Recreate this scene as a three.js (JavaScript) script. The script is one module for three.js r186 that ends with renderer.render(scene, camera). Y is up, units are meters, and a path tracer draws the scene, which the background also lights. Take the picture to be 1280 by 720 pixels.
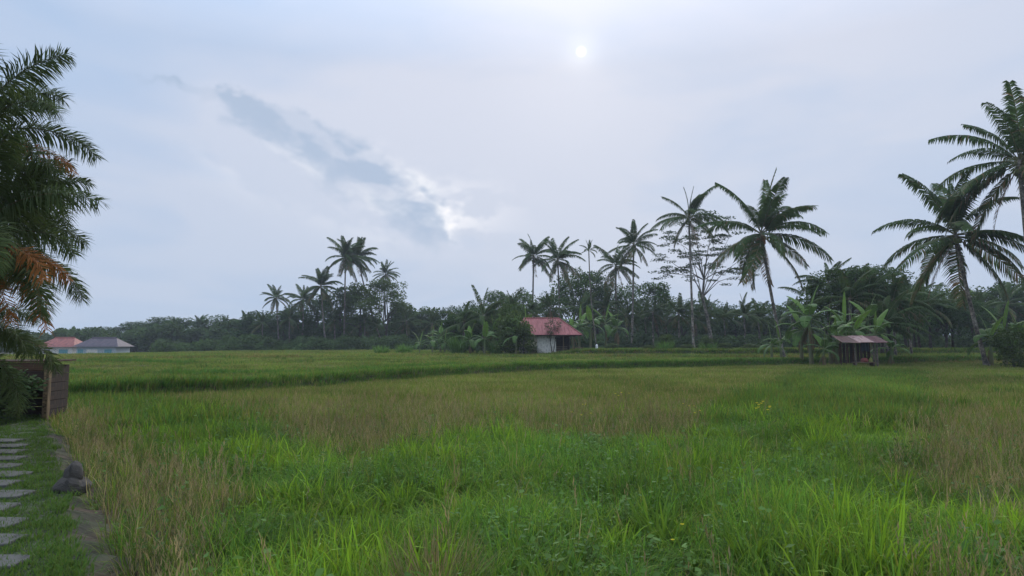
import * as THREE from 'three';
import { mergeGeometries } from 'three/addons/utils/BufferGeometryUtils.js';

// ---------------------------------------------------------------- camera
const scene = new THREE.Scene();
const camera = new THREE.PerspectiveCamera(48.46, 16 / 9, 0.05, 3000);
const EYE = 1.7, F = 800, PITCH = 4.86 * Math.PI / 180;
camera.position.set(0, EYE, 0);
camera.rotation.set(PITCH, 0, 0);
camera.updateMatrixWorld();

const renderer = new THREE.WebGLRenderer({ antialias: true });
renderer.setSize(1024, 576);
renderer.toneMapping = THREE.LinearToneMapping;
renderer.toneMappingExposure = 1.52;
renderer.shadowMap.enabled = true;
renderer.shadowMap.type = THREE.PCFSoftShadowMap;

// ---------------------------------------------------------------- helpers: random, noise
function rng(seed) {
  let a = (seed * 2654435761) >>> 0;
  return () => { a = (a + 0x6D2B79F5) >>> 0; let t = a; t = Math.imul(t ^ (t >>> 15), t | 1); t ^= t + Math.imul(t ^ (t >>> 7), t | 61); return ((t ^ (t >>> 14)) >>> 0) / 4294967296; };
}
const D2R = Math.PI / 180, lerp = (a, b, t) => a + (b - a) * t, clamp = (v, a = 0, b = 1) => v < a ? a : v > b ? b : v;
const sstep = (a, b, v) => { const t = clamp((v - a) / (b - a)); return t * t * (3 - 2 * t); };
const PERM = (() => { const r = rng(77), p = new Uint8Array(512), q = [...Array(256).keys()]; for (let i = 255; i > 0; i--) { const j = Math.floor(r() * (i + 1)); [q[i], q[j]] = [q[j], q[i]]; } for (let i = 0; i < 512; i++) p[i] = q[i & 255]; return p; })();
function noise3(x, y, z) {
  const X = Math.floor(x), Y = Math.floor(y), Z = Math.floor(z); x -= X; y -= Y; z -= Z;
  const u = x * x * (3 - 2 * x), v = y * y * (3 - 2 * y), w = z * z * (3 - 2 * z);
  const h = (i, j, k) => PERM[PERM[PERM[(X + i) & 255] + ((Y + j) & 255)] + ((Z + k) & 255)] / 255;
  return lerp(lerp(lerp(h(0, 0, 0), h(1, 0, 0), u), lerp(h(0, 1, 0), h(1, 1, 0), u), v), lerp(lerp(h(0, 0, 1), h(1, 0, 1), u), lerp(h(0, 1, 1), h(1, 1, 1), u), v), w);
}
function fbm(x, y, z, oct) { let s = 0, a = 0.5, n = 0; for (let i = 0; i < oct; i++) { s += a * noise3(x, y, z); n += a; a *= 0.52; x = x * 2.03 + 7.1; y = y * 2.03 + 3.7; z = z * 2.03 + 1.9; } return s / n; }
const noise2 = (x, y) => noise3(x, y, 0.5);
function segDist(px, py, pts) {   // distance to a polyline and where along it (0..1)
  let best = 1e9, at = 0, side = 0;
  for (let i = 0; i + 1 < pts.length; i++) {
    const [ax, ay] = pts[i], [bx, by] = pts[i + 1], dx = bx - ax, dy = by - ay;
    const t = clamp(((px - ax) * dx + (py - ay) * dy) / (dx * dx + dy * dy)), d = Math.hypot(px - ax - dx * t, py - ay - dy * t);
    if (d < best) { best = d; at = (i + t) / (pts.length - 1); side = dx * (py - ay) - dy * (px - ax); }
  }
  return [best, at, side];
}

// ---------------------------------------------------------------- sky: thin overcast, veiled sun, one long grey cloud
const SUN_AZ = 6.4, SUN_EL = 25.0;
const sunDir = new THREE.Vector3(Math.sin(SUN_AZ * D2R) * Math.cos(SUN_EL * D2R), Math.sin(SUN_EL * D2R), -Math.cos(SUN_AZ * D2R) * Math.cos(SUN_EL * D2R));
function makeSky() {
  const W = 3072, H = 1536, data = new Float32Array(W * H * 4);
  const grey = [[-31, 20.9], [-26.1, 20.3], [-21.7, 19.4], [-17.1, 17.8], [-14.3, 16.6], [-10.8, 15.2], [-8.0, 13.7], [-5.8, 12.3], [-4.6, 11.0]];
  const rim = [[-15.1, 18.9], [-11.6, 17.0], [-8.0, 15.4], [-5.3, 13.6], [-3.9, 11.6], [-3.4, 10.6]];
  const low = [[-15.5, 9.6], [-12.5, 10.3], [-10, 10.7], [-7.4, 11.1]];
  for (let j = 0; j < H; j++) {
    const el = ((j + 0.5) / H - 0.5) * Math.PI, sy = Math.sin(el), cy = Math.cos(el), elD = el / D2R;
    for (let i = 0; i < W; i++) {
      const th = ((i + 0.5) / W - 0.5) * 2 * Math.PI, x = Math.cos(th) * cy, z = Math.sin(th) * cy, o = (j * W + i) * 4;
      let r = 0.40, g = 0.46, b = 0.54;
      if (elD > -3) {
        const e = Math.max(elD, 0);
        // the cloud layer lies flat: stretch it towards the horizon
        const k = 1 / (0.20 + Math.max(sy, 0)), cx = x * k, cz = z * k;
        const wx = fbm(cx * 0.9 + 11, cz * 0.9, 2.3, 3) - 0.5, wz = fbm(cx * 0.9, cz * 0.9 + 5, 7.3, 3) - 0.5;
        const n1 = fbm(cx * 0.55 + wx * 1.2 + 3.1, cz * 0.55 + wz * 1.2 + 8.4, 4.2, 5), n2 = fbm(cx * 1.7 + wx * 1.6, cz * 1.7 + wz * 1.6, 9.7, 6);
        const veil = clamp(0.5 + (n1 - 0.5) * 3.2 + (n2 - 0.5) * 2.0);
        const sunA = Math.acos(clamp(x * sunDir.x + sy * sunDir.y + z * sunDir.z, -1, 1)) / D2R;
        const glow = Math.exp(-sunA * sunA / (2 * 15 * 15)) * (0.7 + 0.6 * n2);
        const hz = Math.exp(-e / 8), up = sstep(6, 40, e);
        const thin = [lerp(0.38, 0.41, up), lerp(0.495, 0.535, up), lerp(0.685, 0.74, up)];
        const thick = [lerp(0.56, 0.60, up), lerp(0.605, 0.64, up), lerp(0.715, 0.76, up)];
        const az = Math.atan2(x, -z) / D2R;
        let m = clamp(veil * 0.8 + glow * 0.6 - hz * 0.2);
        r = lerp(thin[0], thick[0], m) + glow * 0.055; g = lerp(thin[1], thick[1], m) + glow * 0.042; b = lerp(thin[2], thick[2], m) + glow * 0.03;
        r = lerp(r, 0.44, hz * 0.7); g = lerp(g, 0.525, hz * 0.7); b = lerp(b, 0.65, hz * 0.7);
        const f = Math.exp(-sunA * sunA / (2 * 4.5 * 4.5)); r += f * 0.06 * (0.5 + n2); g += f * 0.052 * (0.5 + n2); b += f * 0.04 * (0.5 + n2);
        // the long grey cloud: ragged bright upper edge, soft lower side with pale wisps
        if (az > -48 && az < 24 && e < 34 && e > 3) {
          const fd = sstep(-48, -38, az) * sstep(24, 14, az) * sstep(3, 7, e) * sstep(34, 27, e);
          const wob = (fbm(az * 0.22, e * 0.3, 3.3, 3) - 0.5) * 3.2 + (fbm(az * 0.75, e * 0.95, 13.3, 6) - 0.5) * 3.4, wob2 = (fbm(az * 0.22 + 40, e * 0.3, 6.3, 3) - 0.5) * 2.6 + (fbm(az * 0.75 + 9, e * 0.95, 23.3, 6) - 0.5) * 3.4;
          const fine = fbm(az * 0.8, e * 1.2, 1.7, 5), A = az + 1.9 + wob * 0.9, B = e + 0.3 + wob2 * 0.85;
          const [d, t, side] = segDist(A, B, grey);
          const wdt = 0.4 + 1.75 * sstep(0.05, 0.6, t) * (1 - 0.3 * sstep(0.85, 1, t));
          let core = side > 0 ? 1 - sstep(wdt * 0.35, wdt * 1.15, d) : 1 - sstep(wdt * 0.15, wdt * 2.0, d);
          core *= sstep(0, 0.14, t) * (0.35 + 0.65 * sstep(0.34, 0.52, fbm(az * 0.34 + e * 0.3, e * 0.75, 31.7, 5))) * fd;
          const un = (az + 17) * 0.94 - (e - 17) * 0.34, vn = (az + 17) * 0.34 + (e - 17) * 0.94;
          const wis = sstep(0.46, 0.72, fbm(un * 0.16 + wob * 0.12, vn * 0.42 + wob2 * 0.15, 5.1, 5)) * Math.exp(-(((vn + 3.4) / 2.6) ** 2)) * sstep(-14, -2, un) * sstep(17, 9, un) * fd;
          r += wis * 0.16; g += wis * 0.135; b += wis * 0.09;
          r = lerp(r, 0.375, core * 0.85); g = lerp(g, 0.465, core * 0.85); b = lerp(b, 0.61, core * 0.85);
          const puff = sstep(0.42, 0.62, fbm(az * 0.42 + 3, e * 0.85, 41.3, 6)) * Math.exp(-(((az + 6.5) / 5.2) ** 2) - (((e - 11.6) / 2.3) ** 2)) * (1 - core * 0.7) * fd;
          r += puff * 0.24; g += puff * 0.2; b += puff * 0.145;
          const [d2, t2] = segDist(A + 0.2, B - 0.1, rim);
          const lit = Math.exp(-((d2 / 1.1) ** 2)) * (1 - core) * sstep(0.1, 0.6, t2) * sstep(0.3, 0.62, fine) * fd;
          r += lit * 0.28; g += lit * 0.24; b += lit * 0.17;
        }
        const gain = 0.755 * (1 + 1.5 * Math.max(0, (sy - 0.40) / 0.60));   // overcast zenith rise, made extra steep above the view to brighten the ground
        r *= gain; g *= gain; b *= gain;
        // the sun itself, dim behind the veil
        const disc = Math.exp(-((sunA / 0.34) ** 4)), halo = Math.exp(-sunA * sunA / (2 * 1.0 * 1.0));
        r += disc * 0.5 + halo * 0.09; g += disc * 0.49 + halo * 0.085; b += disc * 0.44 + halo * 0.07;
      }
      data[o] = r; data[o + 1] = g; data[o + 2] = b; data[o + 3] = 1;
    }
  }
  const t = new THREE.DataTexture(data, W, H, THREE.RGBAFormat, THREE.FloatType);
  t.mapping = THREE.EquirectangularReflectionMapping; t.magFilter = t.minFilter = THREE.LinearFilter; t.wrapS = THREE.RepeatWrapping; t.needsUpdate = true;
  return t;
}
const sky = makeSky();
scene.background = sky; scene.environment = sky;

const sun = new THREE.DirectionalLight(new THREE.Color(1, 0.95, 0.88), 1.5);
sun.position.copy(sunDir).multiplyScalar(300); sun.target.position.set(0, 0, -60);
sun.position.add(sun.target.position);
sun.castShadow = true; sun.shadow.radius = 26; sun.shadow.mapSize.set(4096, 4096);
Object.assign(sun.shadow.camera, { left: -140, right: 140, top: 140, bottom: -140, near: 1, far: 700 });
scene.add(sun, sun.target);

scene.fog = new THREE.FogExp2(new THREE.Color(0.80, 0.88, 1.0), 0.0005);

// ---------------------------------------------------------------- helpers: places and geometry
// a point of the place, from the bearing at which it is seen and its distance ahead in metres
function spot(px, py, dist) {
  const x = (px - 640) / F, y = (360 - py) / F, Y = y * Math.cos(PITCH) + Math.sin(PITCH), Z = Math.cos(PITCH) - y * Math.sin(PITCH), k = dist / Z;
  return new THREE.Vector3(x * k, EYE + Y * k, -dist);
}
const pl = (pts) => (x) => { if (x <= pts[0][0]) return pts[0][1]; for (let i = 1; i < pts.length; i++) if (x <= pts[i][0]) return lerp(pts[i - 1][1], pts[i][1], (x - pts[i - 1][0]) / (pts[i][0] - pts[i - 1][0])); return pts[pts.length - 1][1]; };
const bundAt = pl([[-60, 14], [-14, 17.0], [-12.3, 17.8], [-8.9, 20.8], [-6.2, 26], [-3.0, 31.5], [0, 36], [5, 39.6], [11.5, 43], [21, 47.5], [45, 56], [100, 70]]);
const bund2At = pl([[-10, 72], [5, 66], [20, 64], [45, 69], [110, 84]]);
const bundN = (x, d) => (d - bundAt(x)) / Math.sqrt(1 + ((bundAt(x + 0.4) - bundAt(x - 0.4)) / 0.8) ** 2);
const lawnLine = [[-16, 19], [-10.6, 14.8], [-7.4, 10.6], [-5.0, 7.5], [-3.75, 5.8], [-2.85, 4.66], [-1.6, 2.8], [-0.2, 0.5], [0.6, -1.5]];
const lawnX = pl(lawnLine.map(([x, d]) => [d, x]).reverse());
const lawnN = (x, d) => lawnX(d) - x;       // positive on the lawn
const bank = (x) => (noise2(x * 0.5, 3.1) - 0.5) * 0.5;
function height(x, z) {
  const d = -z;
  const n = bundN(x, d) + bank(x + d * 0.3);
  let h = (fbm(x * 0.35, z * 0.35, 1.2, 3) - 0.5) * 0.16 + (noise2(x * 1.7, z * 1.7) - 0.5) * 0.05;
  const lawn = sstep(-0.12, 0.14, lawnN(x, d)) * sstep(22, 18, d);
  h *= 1 - lawn * 0.85; h += lawn * 0.16;
  h += (0.34 * sstep(-0.22, 0.22, n) + 0.06 * Math.exp(-(((n - 0.45) / 0.42) ** 2))) * (1 - lawn);
  const n2 = d - bund2At(x) + bank(x * 0.7 + 9) * 1.6, on2 = sstep(2, 9, x);
  h += on2 * (0.40 * sstep(-0.3, 0.35, n2) + 0.12 * Math.exp(-(((n2 - 0.6) / 0.6) ** 2)));
  h -= 0.75 * sstep(30, 75, -x) * sstep(45, 90, d);
  return h;
}
const V3 = (x, y, z) => new THREE.Vector3(x, y, z);
const onGround = (px, dist) => { const x = (px - 640) / F * dist; return V3(x, height(x, -dist), -dist); };

class MB {
  constructor() { this.p = []; this.c = []; this.i = []; this.uv = []; }
  v(x, y, z, c, u = 0, w = 0) { this.p.push(x, y, z); this.c.push(c[0], c[1], c[2]); this.uv.push(u, w); return this.p.length / 3 - 1; }
  tri(a, b, c) { this.i.push(a, b, c); }
  quad(a, b, c, d) { this.i.push(a, b, c, a, c, d); }
  tube(pts, radii, seg, col, uLen = 1, cap = false) {
    const n = pts.length; let prev = null, run = 0;
    const t = V3(), a = V3(), b = V3();
    let side = V3(1, 0, 0.31).normalize();
    for (let k = 0; k < n; k++) {
      t.copy(pts[Math.min(k + 1, n - 1)]).sub(pts[Math.max(k - 1, 0)]).normalize();
      a.copy(side).addScaledVector(t, -side.dot(t)); if (a.lengthSq() < 1e-4) a.set(0, 1, 0).addScaledVector(t, -t.y); a.normalize(); side.copy(a); b.crossVectors(t, a);
      if (k) run += pts[k].distanceTo(pts[k - 1]);
      const ring = [];
      for (let s = 0; s <= seg; s++) { const th = s / seg * Math.PI * 2, cx = Math.cos(th) * radii[k], cz = Math.sin(th) * radii[k]; const cc = typeof col === 'function' ? col(k / (n - 1), s) : col; ring.push(this.v(pts[k].x + a.x * cx + b.x * cz, pts[k].y + a.y * cx + b.y * cz, pts[k].z + a.z * cx + b.z * cz, cc, s / seg, run / uLen)); }
      if (prev) for (let s = 0; s < seg; s++) this.quad(prev[s], prev[s + 1], ring[s + 1], ring[s]);
      if (cap && k === n - 1) { const cc = typeof col === 'function' ? col(1, 0) : col, m = this.v(pts[k].x, pts[k].y, pts[k].z, cc, 0.5, run / uLen); for (let s = 0; s < seg; s++) this.tri(ring[s], ring[s + 1], m); }
      prev = ring;
    }
    return this;
  }
  geo() {
    const g = new THREE.BufferGeometry();
    g.setAttribute('position', new THREE.Float32BufferAttribute(this.p, 3)); g.setAttribute('color', new THREE.Float32BufferAttribute(this.c, 3)); g.setAttribute('uv', new THREE.Float32BufferAttribute(this.uv, 2));
    g.setIndex(this.i); g.computeVertexNormals(); return g;
  }
}
const tint = (c, r, amt) => { const k = 1 + (r() - 0.5) * amt, h = (r() - 0.5) * amt * 0.35; return [c[0] * k * (1 + h), c[1] * k, c[2] * k * (1 - h)]; };

// ---------------------------------------------------------------- helpers: objects
const taken = new Map();
function numbered(n) { const k = taken.get(n) || 0; taken.set(n, k + 1); return k ? `${n}_${String(k).padStart(3, '0')}` : n; }
function shadows(o) { o.castShadow = o.receiveShadow = true; return o; }
function tag(o, label, category, group, kind) { o.userData.label = label; o.userData.category = category; if (group) o.userData.group = group; if (kind) o.userData.kind = kind; return o; }
function thing(name, pos, turn, label, category, group) { const o = new THREE.Group(); o.name = numbered(name); o.position.copy(pos); o.rotation.y = turn || 0; scene.add(o); return tag(o, label, category, group); }
function part(name, g, m, parent) { const o = shadows(new THREE.Mesh(g, m)); o.name = name; parent.add(o); return o; }
function whole(name, g, m, pos, label, category, group, kind) { const o = shadows(new THREE.Mesh(g, m)); o.name = numbered(name); if (pos) o.position.copy(pos); scene.add(o); return tag(o, label, category, group, kind); }
function box(w, h, d, x = 0, y = 0, z = 0, bevel = 0.01) {
  const b = Math.min(bevel, w * 0.2, h * 0.2), s = new THREE.Shape(); s.moveTo(-w / 2 + b, -h / 2 + b); s.lineTo(w / 2 - b, -h / 2 + b); s.lineTo(w / 2 - b, h / 2 - b); s.lineTo(-w / 2 + b, h / 2 - b); s.closePath();
  const bz = Math.min(b, d * 0.2), g = new THREE.ExtrudeGeometry(s, { depth: d - 2 * bz, bevelEnabled: true, bevelThickness: bz, bevelSize: b, bevelSegments: 1 });
  g.translate(x, y, z - d / 2 + bz); return g;
}

// ---------------------------------------------------------------- materials
function tex(W, H, fn, srgb = true) {
  const d = new Uint8Array(W * H * 4);
  for (let j = 0; j < H; j++) for (let i = 0; i < W; i++) { const c = fn(i / W, j / H, i, j), o = (j * W + i) * 4; d[o] = clamp(c[0]) * 255; d[o + 1] = clamp(c[1]) * 255; d[o + 2] = clamp(c[2]) * 255; d[o + 3] = 255; }
  const t = new THREE.DataTexture(d, W, H); t.wrapS = t.wrapT = THREE.RepeatWrapping; t.magFilter = THREE.LinearFilter; t.minFilter = THREE.LinearMipmapLinearFilter; t.generateMipmaps = true; if (srgb) t.colorSpace = THREE.SRGBColorSpace; t.needsUpdate = true; return t;
}
const leafM = (o = {}) => new THREE.MeshPhysicalMaterial({ color: 0xffffff, vertexColors: true, roughness: 0.95, specularIntensity: 0.18, transmission: 0.32, thickness: 0, side: THREE.DoubleSide, ...o });
const M = {};
M.leaf = leafM(); M.leaf.name = 'leaf';
M.leafWarm = leafM({ color: new THREE.Color(1.35, 1.2, 0.9) }); M.leafWarm.name = 'yellowish_leaf'; M.leafDeep = leafM({ color: new THREE.Color(0.75, 0.82, 0.85) }); M.leafDeep.name = 'deep_green_leaf';
M.grass = leafM({ transmission: 0.42, specularIntensity: 0.15 }); M.weed = leafM({ transmission: 0.35 }); M.weed.name = 'weed'; M.grass.name = 'grass';
M.gloss = leafM({ specularIntensity: 0.4, transmission: 0.3, clearcoat: 0.15, clearcoatRoughness: 0.5 }); M.gloss.name = 'broad_leaf';
const barkT = tex(256, 256, (u, v) => { const r = fbm(u * 9, v * 22, 2, 4), l = fbm(u * 4, v * 3, 6, 3), k = 0.55 + 0.6 * (r - 0.5) + 0.5 * (l - 0.5); return [k * 1.0, k * 0.97, k * 0.92]; });
const ringT = tex(64, 256, (u, v) => { const y = v * 10 + (noise2(u * 4, v * 10) - 0.5) * 0.35, s = Math.abs((y % 1 + 1) % 1 - 0.5) * 2, k = 0.45 + 0.5 * s + 0.25 * (fbm(u * 12, v * 40, 3, 3) - 0.5); return [k, k, k]; }, false);
M.palmBark = new THREE.MeshStandardMaterial({ color: 0xffffff, vertexColors: true, roughness: 0.95, map: barkT, bumpMap: ringT, bumpScale: 0.02 });
M.bark = new THREE.MeshStandardMaterial({ color: 0xffffff, vertexColors: true, roughness: 0.95, map: barkT, bumpMap: barkT, bumpScale: 0.02 });
M.plain = new THREE.MeshStandardMaterial({ color: 0xffffff, vertexColors: true, roughness: 0.9 });
const woodT = tex(256, 256, (u, v) => { const k = 0.62 + 0.55 * (fbm(u * 3, v * 40, 2, 4) - 0.5) + 0.35 * (fbm(u * 5, v * 4, 8, 3) - 0.5); return [k, k * 0.96, k * 0.9]; });
const wood = (hex) => new THREE.MeshStandardMaterial({ color: hex, roughness: 0.9, map: woodT, bumpMap: woodT, bumpScale: 0.004 });
M.woodGrey = wood(0x8d857a); M.woodBrown = wood(0x6b4f3a); M.woodDark = wood(0x4b3729); M.woodPale = wood(0xa08c6c);
const plasterT = tex(512, 512, (u, v) => { const st = fbm(u * 14, v * 3, 5, 4), k = 0.9 + 0.16 * (fbm(u * 6, v * 6, 1, 5) - 0.5) + 0.1 * (fbm(u * 60, v * 60, 2, 2) - 0.5) - 0.28 * sstep(0.56, 0.75, st) * sstep(0.45, 0.6, fbm(u * 5, v * 5, 9, 3)); return [k, k * 0.985, k * 0.955]; });
const plaster = (hex) => new THREE.MeshStandardMaterial({ color: hex, roughness: 0.95, map: plasterT, bumpMap: plasterT, bumpScale: 0.006 });
const rustT = (seed, a, b) => tex(256, 256, (u, v) => { const n = fbm(u * 7 + seed, v * 4, seed, 5), s = fbm(u * 30, v * 5 + seed, 2.5, 4), m = clamp((n - 0.4) * 3), k = 0.85 + 0.5 * (s - 0.5); return [lerp(a[0], b[0], m) * k, lerp(a[1], b[1], m) * k, lerp(a[2], b[2], m) * k]; });
const metal = (t) => new THREE.MeshStandardMaterial({ color: 0xffffff, map: t, roughness: 0.72, metalness: 0.05 });
M.roofRed = [1, 2, 3].map((s) => metal(rustT(s * 3.3, [0.70, 0.43, 0.41], [0.60, 0.33, 0.32])));
M.stone = new THREE.MeshStandardMaterial({ color: 0x4a4744, roughness: 0.95, map: plasterT, bumpMap: plasterT, bumpScale: 0.02 });
M.paver = new THREE.MeshStandardMaterial({ color: 0x4e504f, roughness: 0.95, map: plasterT, bumpMap: plasterT, bumpScale: 0.01 });
M.white = plaster(0xecece8); M.cream = plaster(0xd8d2c0); M.cement = plaster(0x8f8c86); M.blueWall = plaster(0xb9cbd6);

// ---------------------------------------------------------------- ground
function zone(x, d) {   // how green the growth is here (0 dry stubble .. 1 lush), and how bright
  const w1 = (fbm(x * 0.45, d * 0.45, 5.5, 4) - 0.5), w2 = (fbm(x * 0.16 + 9, d * 0.16, 2.5, 3) - 0.5);
  const wx = x + w1 * 2.2, wd = d + w2 * 4;
  const ell = (cx, cd, rx, rd) => 1 - sstep(0.7, 1.25, Math.hypot((wx - cx) / rx, (wd - cd) / rd));
  let g = 0.10 + w1 * 0.9;
  g = Math.max(g, ell(0.5, 4.6, 2.5, 3.6), ell(1.9, 7.2, 2.9, 3.4), ell(-0.6, 8.2, 1.3, 2.2) * 0.9, ell(0.2, 10.4, 1.9, 1.8) * 0.8);
  const [p, pt] = segDist(wx, wd, [[3.2, 8], [4.6, 10.3], [7.2, 15], [11.6, 23], [20, 37]]);
  g = Math.max(g, (1 - sstep(0.8, 2.3, p / (0.9 + 0.7 * pt))));
  const [q] = segDist(wx, wd, [[-13, 18], [-9, 15.5], [-4.3, 10.2], [-1.3, 6.2], [-0.9, 4]]);
  g = Math.max(g, (1 - sstep(0.55, 1.5, q)));
  const terrace = bundN(x, d) > 0;
  if (terrace) g = 0.48 + w1 * 1.3 + w2 * 1.5;
  return clamp(g);
}
{
  const zs = [], xs = [];
  for (let d = -14; d < 84; d += d < 4 ? 0.5 : d < 30 ? 0.3 : 0.42) zs.push(d);
  for (let d = 84, s = 1; d < 300; d += s, s *= 1.16) zs.push(d); zs.push(300);
  for (let x = 0; x < 70; x += x < 22 ? 0.35 : 0.55) xs.push(x);
  for (let x = 70, s = 1; x < 260; x += s, s *= 1.18) xs.push(x); xs.push(260);
  const all = [...xs.slice(1).map((v) => -v).reverse(), ...xs], p = [], c = [], uv = [], ix = [], nx = all.length;
  for (const d of zs) for (const x of all) {
    p.push(x, height(x, -d), -d); uv.push(x / 3, d / 3);
    const n = fbm(x * 0.8, d * 0.8, 3.3, 4), g = Math.abs(x) < 75 && d < 95 ? zone(x, d) : 0.4;
    const lawn = lawnN(x, d) > 0 && d < 19, edge = Math.abs(lawnN(x, d) + 0.12 + (n - 0.5) * 0.3) < 0.2 && d < 14;
    let col = [lerp(0.11, 0.06, g), lerp(0.092, 0.085, g), lerp(0.045, 0.025, g)];
    if (lawn) col = [0.040, 0.062, 0.018];
    if (edge) col = [0.085, 0.052, 0.03];
    const k = 0.75 + n * 0.5; c.push(col[0] * k, col[1] * k, col[2] * k);
  }
  for (let j = 0; j + 1 < zs.length; j++) for (let i = 0; i + 1 < nx; i++) { const a = j * nx + i; ix.push(a, a + 1, a + nx + 1, a, a + nx + 1, a + nx); }
  const g = new THREE.BufferGeometry(); g.setAttribute('position', new THREE.Float32BufferAttribute(p, 3)); g.setAttribute('color', new THREE.Float32BufferAttribute(c, 3)); g.setAttribute('uv', new THREE.Float32BufferAttribute(uv, 2)); g.setIndex(ix); g.computeVertexNormals();
  const soilT = tex(512, 512, (u, v) => { const k = 0.6 + 0.8 * (fbm(u * 24, v * 24, 3, 5) - 0.3); return [k, k, k]; });
  const gm = new THREE.MeshStandardMaterial({ vertexColors: true, roughness: 1, map: soilT, bumpMap: soilT, bumpScale: 0.05 });
  whole('ground', g, gm, null, 'paddy field ground stepping up in low terraces towards the trees', 'ground', null, 'structure');
}

// ---------------------------------------------------------------- palms
// one frond: arching midrib with leaflets on both sides; x outwards, y up
function frondGeo(o) {
  const { L = 4.6, elev, droop, pairs = 68, leaf = 1.0, width = 0.095, hang = 0.5, seed = 1, green = [0.052, 0.088, 0.024], rib = [0.15, 0.15, 0.06], bushy = 0, start = 0.12, brown = 0, gaps = 0.05 } = o;
  const r = rng(seed * 131 + 7), m = new MB(), N = 12, P = [], T = []; let x = 0, y = 0, zz = 0; const sway = (r() - 0.5) * 0.9;
  for (let k = 0; k <= N; k++) { const t = k / N, a = (elev - droop * Math.pow(t, 1.35)) * D2R; P.push(V3(x, y, zz)); T.push(V3(Math.cos(a), Math.sin(a), 0)); x += Math.cos(a) * L / N; y += Math.sin(a) * L / N; zz += sway * t * L / N; }
  m.tube(P.filter((_, k) => k % 2 === 0), P.filter((_, k) => k % 2 === 0).map((_, k) => lerp(0.045, 0.008, k / (N / 2)) * L / 4.6), 3, rib);
  const up = V3(), dir = V3(), tip = V3(), wv = V3();
  for (let k = 0; k < pairs; k++) for (const s of [-1, 1]) {
    if (r() < gaps) continue;
    const t = start + (1 - start) * (k + r() * 0.6) / pairs, f = Math.min(t * N, N - 0.001), i = Math.floor(f), w = f - i, tg = T[i].clone().lerp(T[i + 1], w).normalize();
    const b = P[i].clone().lerp(P[i + 1], w); up.set(-tg.y, tg.x, 0);
    const prof = Math.min(1, 0.5 + (t - start) * 1.9) * (1 - 0.6 * Math.pow(t, 3)) * (0.85 + r() * 0.3), len = leaf * prof;
    const fw = lerp(0.35, 1.0, t) + (r() - 0.5) * 0.25, ln = 1;
    dir.set(0, 0, s * ln).addScaledVector(tg, fw).addScaledVector(up, bushy ? (r() - 0.5) * 2.6 * bushy : 0.25); dir.normalize();
    const mid = b.clone().addScaledVector(dir, len * 0.5); mid.y -= hang * len * 0.13;
    tip.copy(dir).multiplyScalar(0.6); tip.y -= hang * (0.7 + r() * 0.5); tip.normalize(); const end = mid.clone().addScaledVector(tip, len * 0.52);
    wv.copy(tg).multiplyScalar(width * (0.8 + r() * 0.4) * 0.5);
    let c = tint(green, r, 0.45); if (brown && r() < brown) c = tint([0.14, 0.10, 0.05], r, 0.4);
    const a0 = m.v(b.x - wv.x * 0.6, b.y - wv.y * 0.6, b.z, c), a1 = m.v(b.x + wv.x * 0.6, b.y + wv.y * 0.6, b.z, c), b0 = m.v(mid.x - wv.x, mid.y - wv.y, mid.z, c), b1 = m.v(mid.x + wv.x, mid.y + wv.y, mid.z, c), e = m.v(end.x, end.y, end.z, c);
    m.quad(a0, a1, b1, b0); m.tri(b0, b1, e);
  }
  return m.geo();
}
const CLASSES = [[82, 18], [66, 42], [50, 62], [34, 72], [18, 74], [0, 66], [-22, 52], [-48, 32]];
const coconutFronds = CLASSES.map(([elev, droop], k) => [0, 1, 2].map((v) => frondGeo({ elev: elev + (v - 1) * 5, droop: droop + (v - 1) * 9, seed: k * 10 + v, hang: 0.65 + 0.08 * k + v * 0.25, brown: k > 5 ? 0.35 : 0.03, gaps: 0.04 + v * 0.05 })));
const deadFrond = [0, 1].map((v) => frondGeo({ elev: -58 - v * 10, droop: 25, seed: 300 + v, green: [0.15, 0.105, 0.055], rib: [0.16, 0.11, 0.06], hang: 1.1, gaps: 0.25, pairs: 34 }));
function palmTrunk(top, r0, r1, seed, col) {
  const r = rng(seed), n = 22, pts = [], rad = [], bow = (r() - 0.5) * 0.08 * top.length(), bz = (r() - 0.5) * 0.05 * top.length();
  const lean = Math.hypot(top.x, top.z);
  for (let k = 0; k <= n; k++) { const t = k / n, e = t + 0.35 * Math.sin(t * Math.PI) * (lean > 0.6 ? 0.35 : 0); pts.push(V3(top.x * e + Math.sin(t * Math.PI) * bow * 0.4, top.y * t, top.z * t + Math.sin(t * Math.PI) * bz * 0.4)); rad.push(lerp(r0, r1, Math.pow(t, 0.6)) + r0 * 0.7 * Math.exp(-t * top.y / 0.35) + (k % 2) * r1 * 0.05); }
  const cc = Array.from({ length: n + 1 }, () => tint(col, r, 0.35));
  return new MB().tube(pts, rad, 9, (t) => cc[Math.round(t * n)], 2, true).geo();
}
const nutG = (() => { const g = new THREE.IcosahedronGeometry(0.15, 1); g.scale(0.9, 1.2, 0.9); return g; })();
M.nutGreen = new THREE.MeshStandardMaterial({ color: new THREE.Color(0.12, 0.14, 0.04), roughness: 0.7 });
M.nutOrange = new THREE.MeshStandardMaterial({ color: new THREE.Color(0.24, 0.11, 0.04), roughness: 0.75 });
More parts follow.
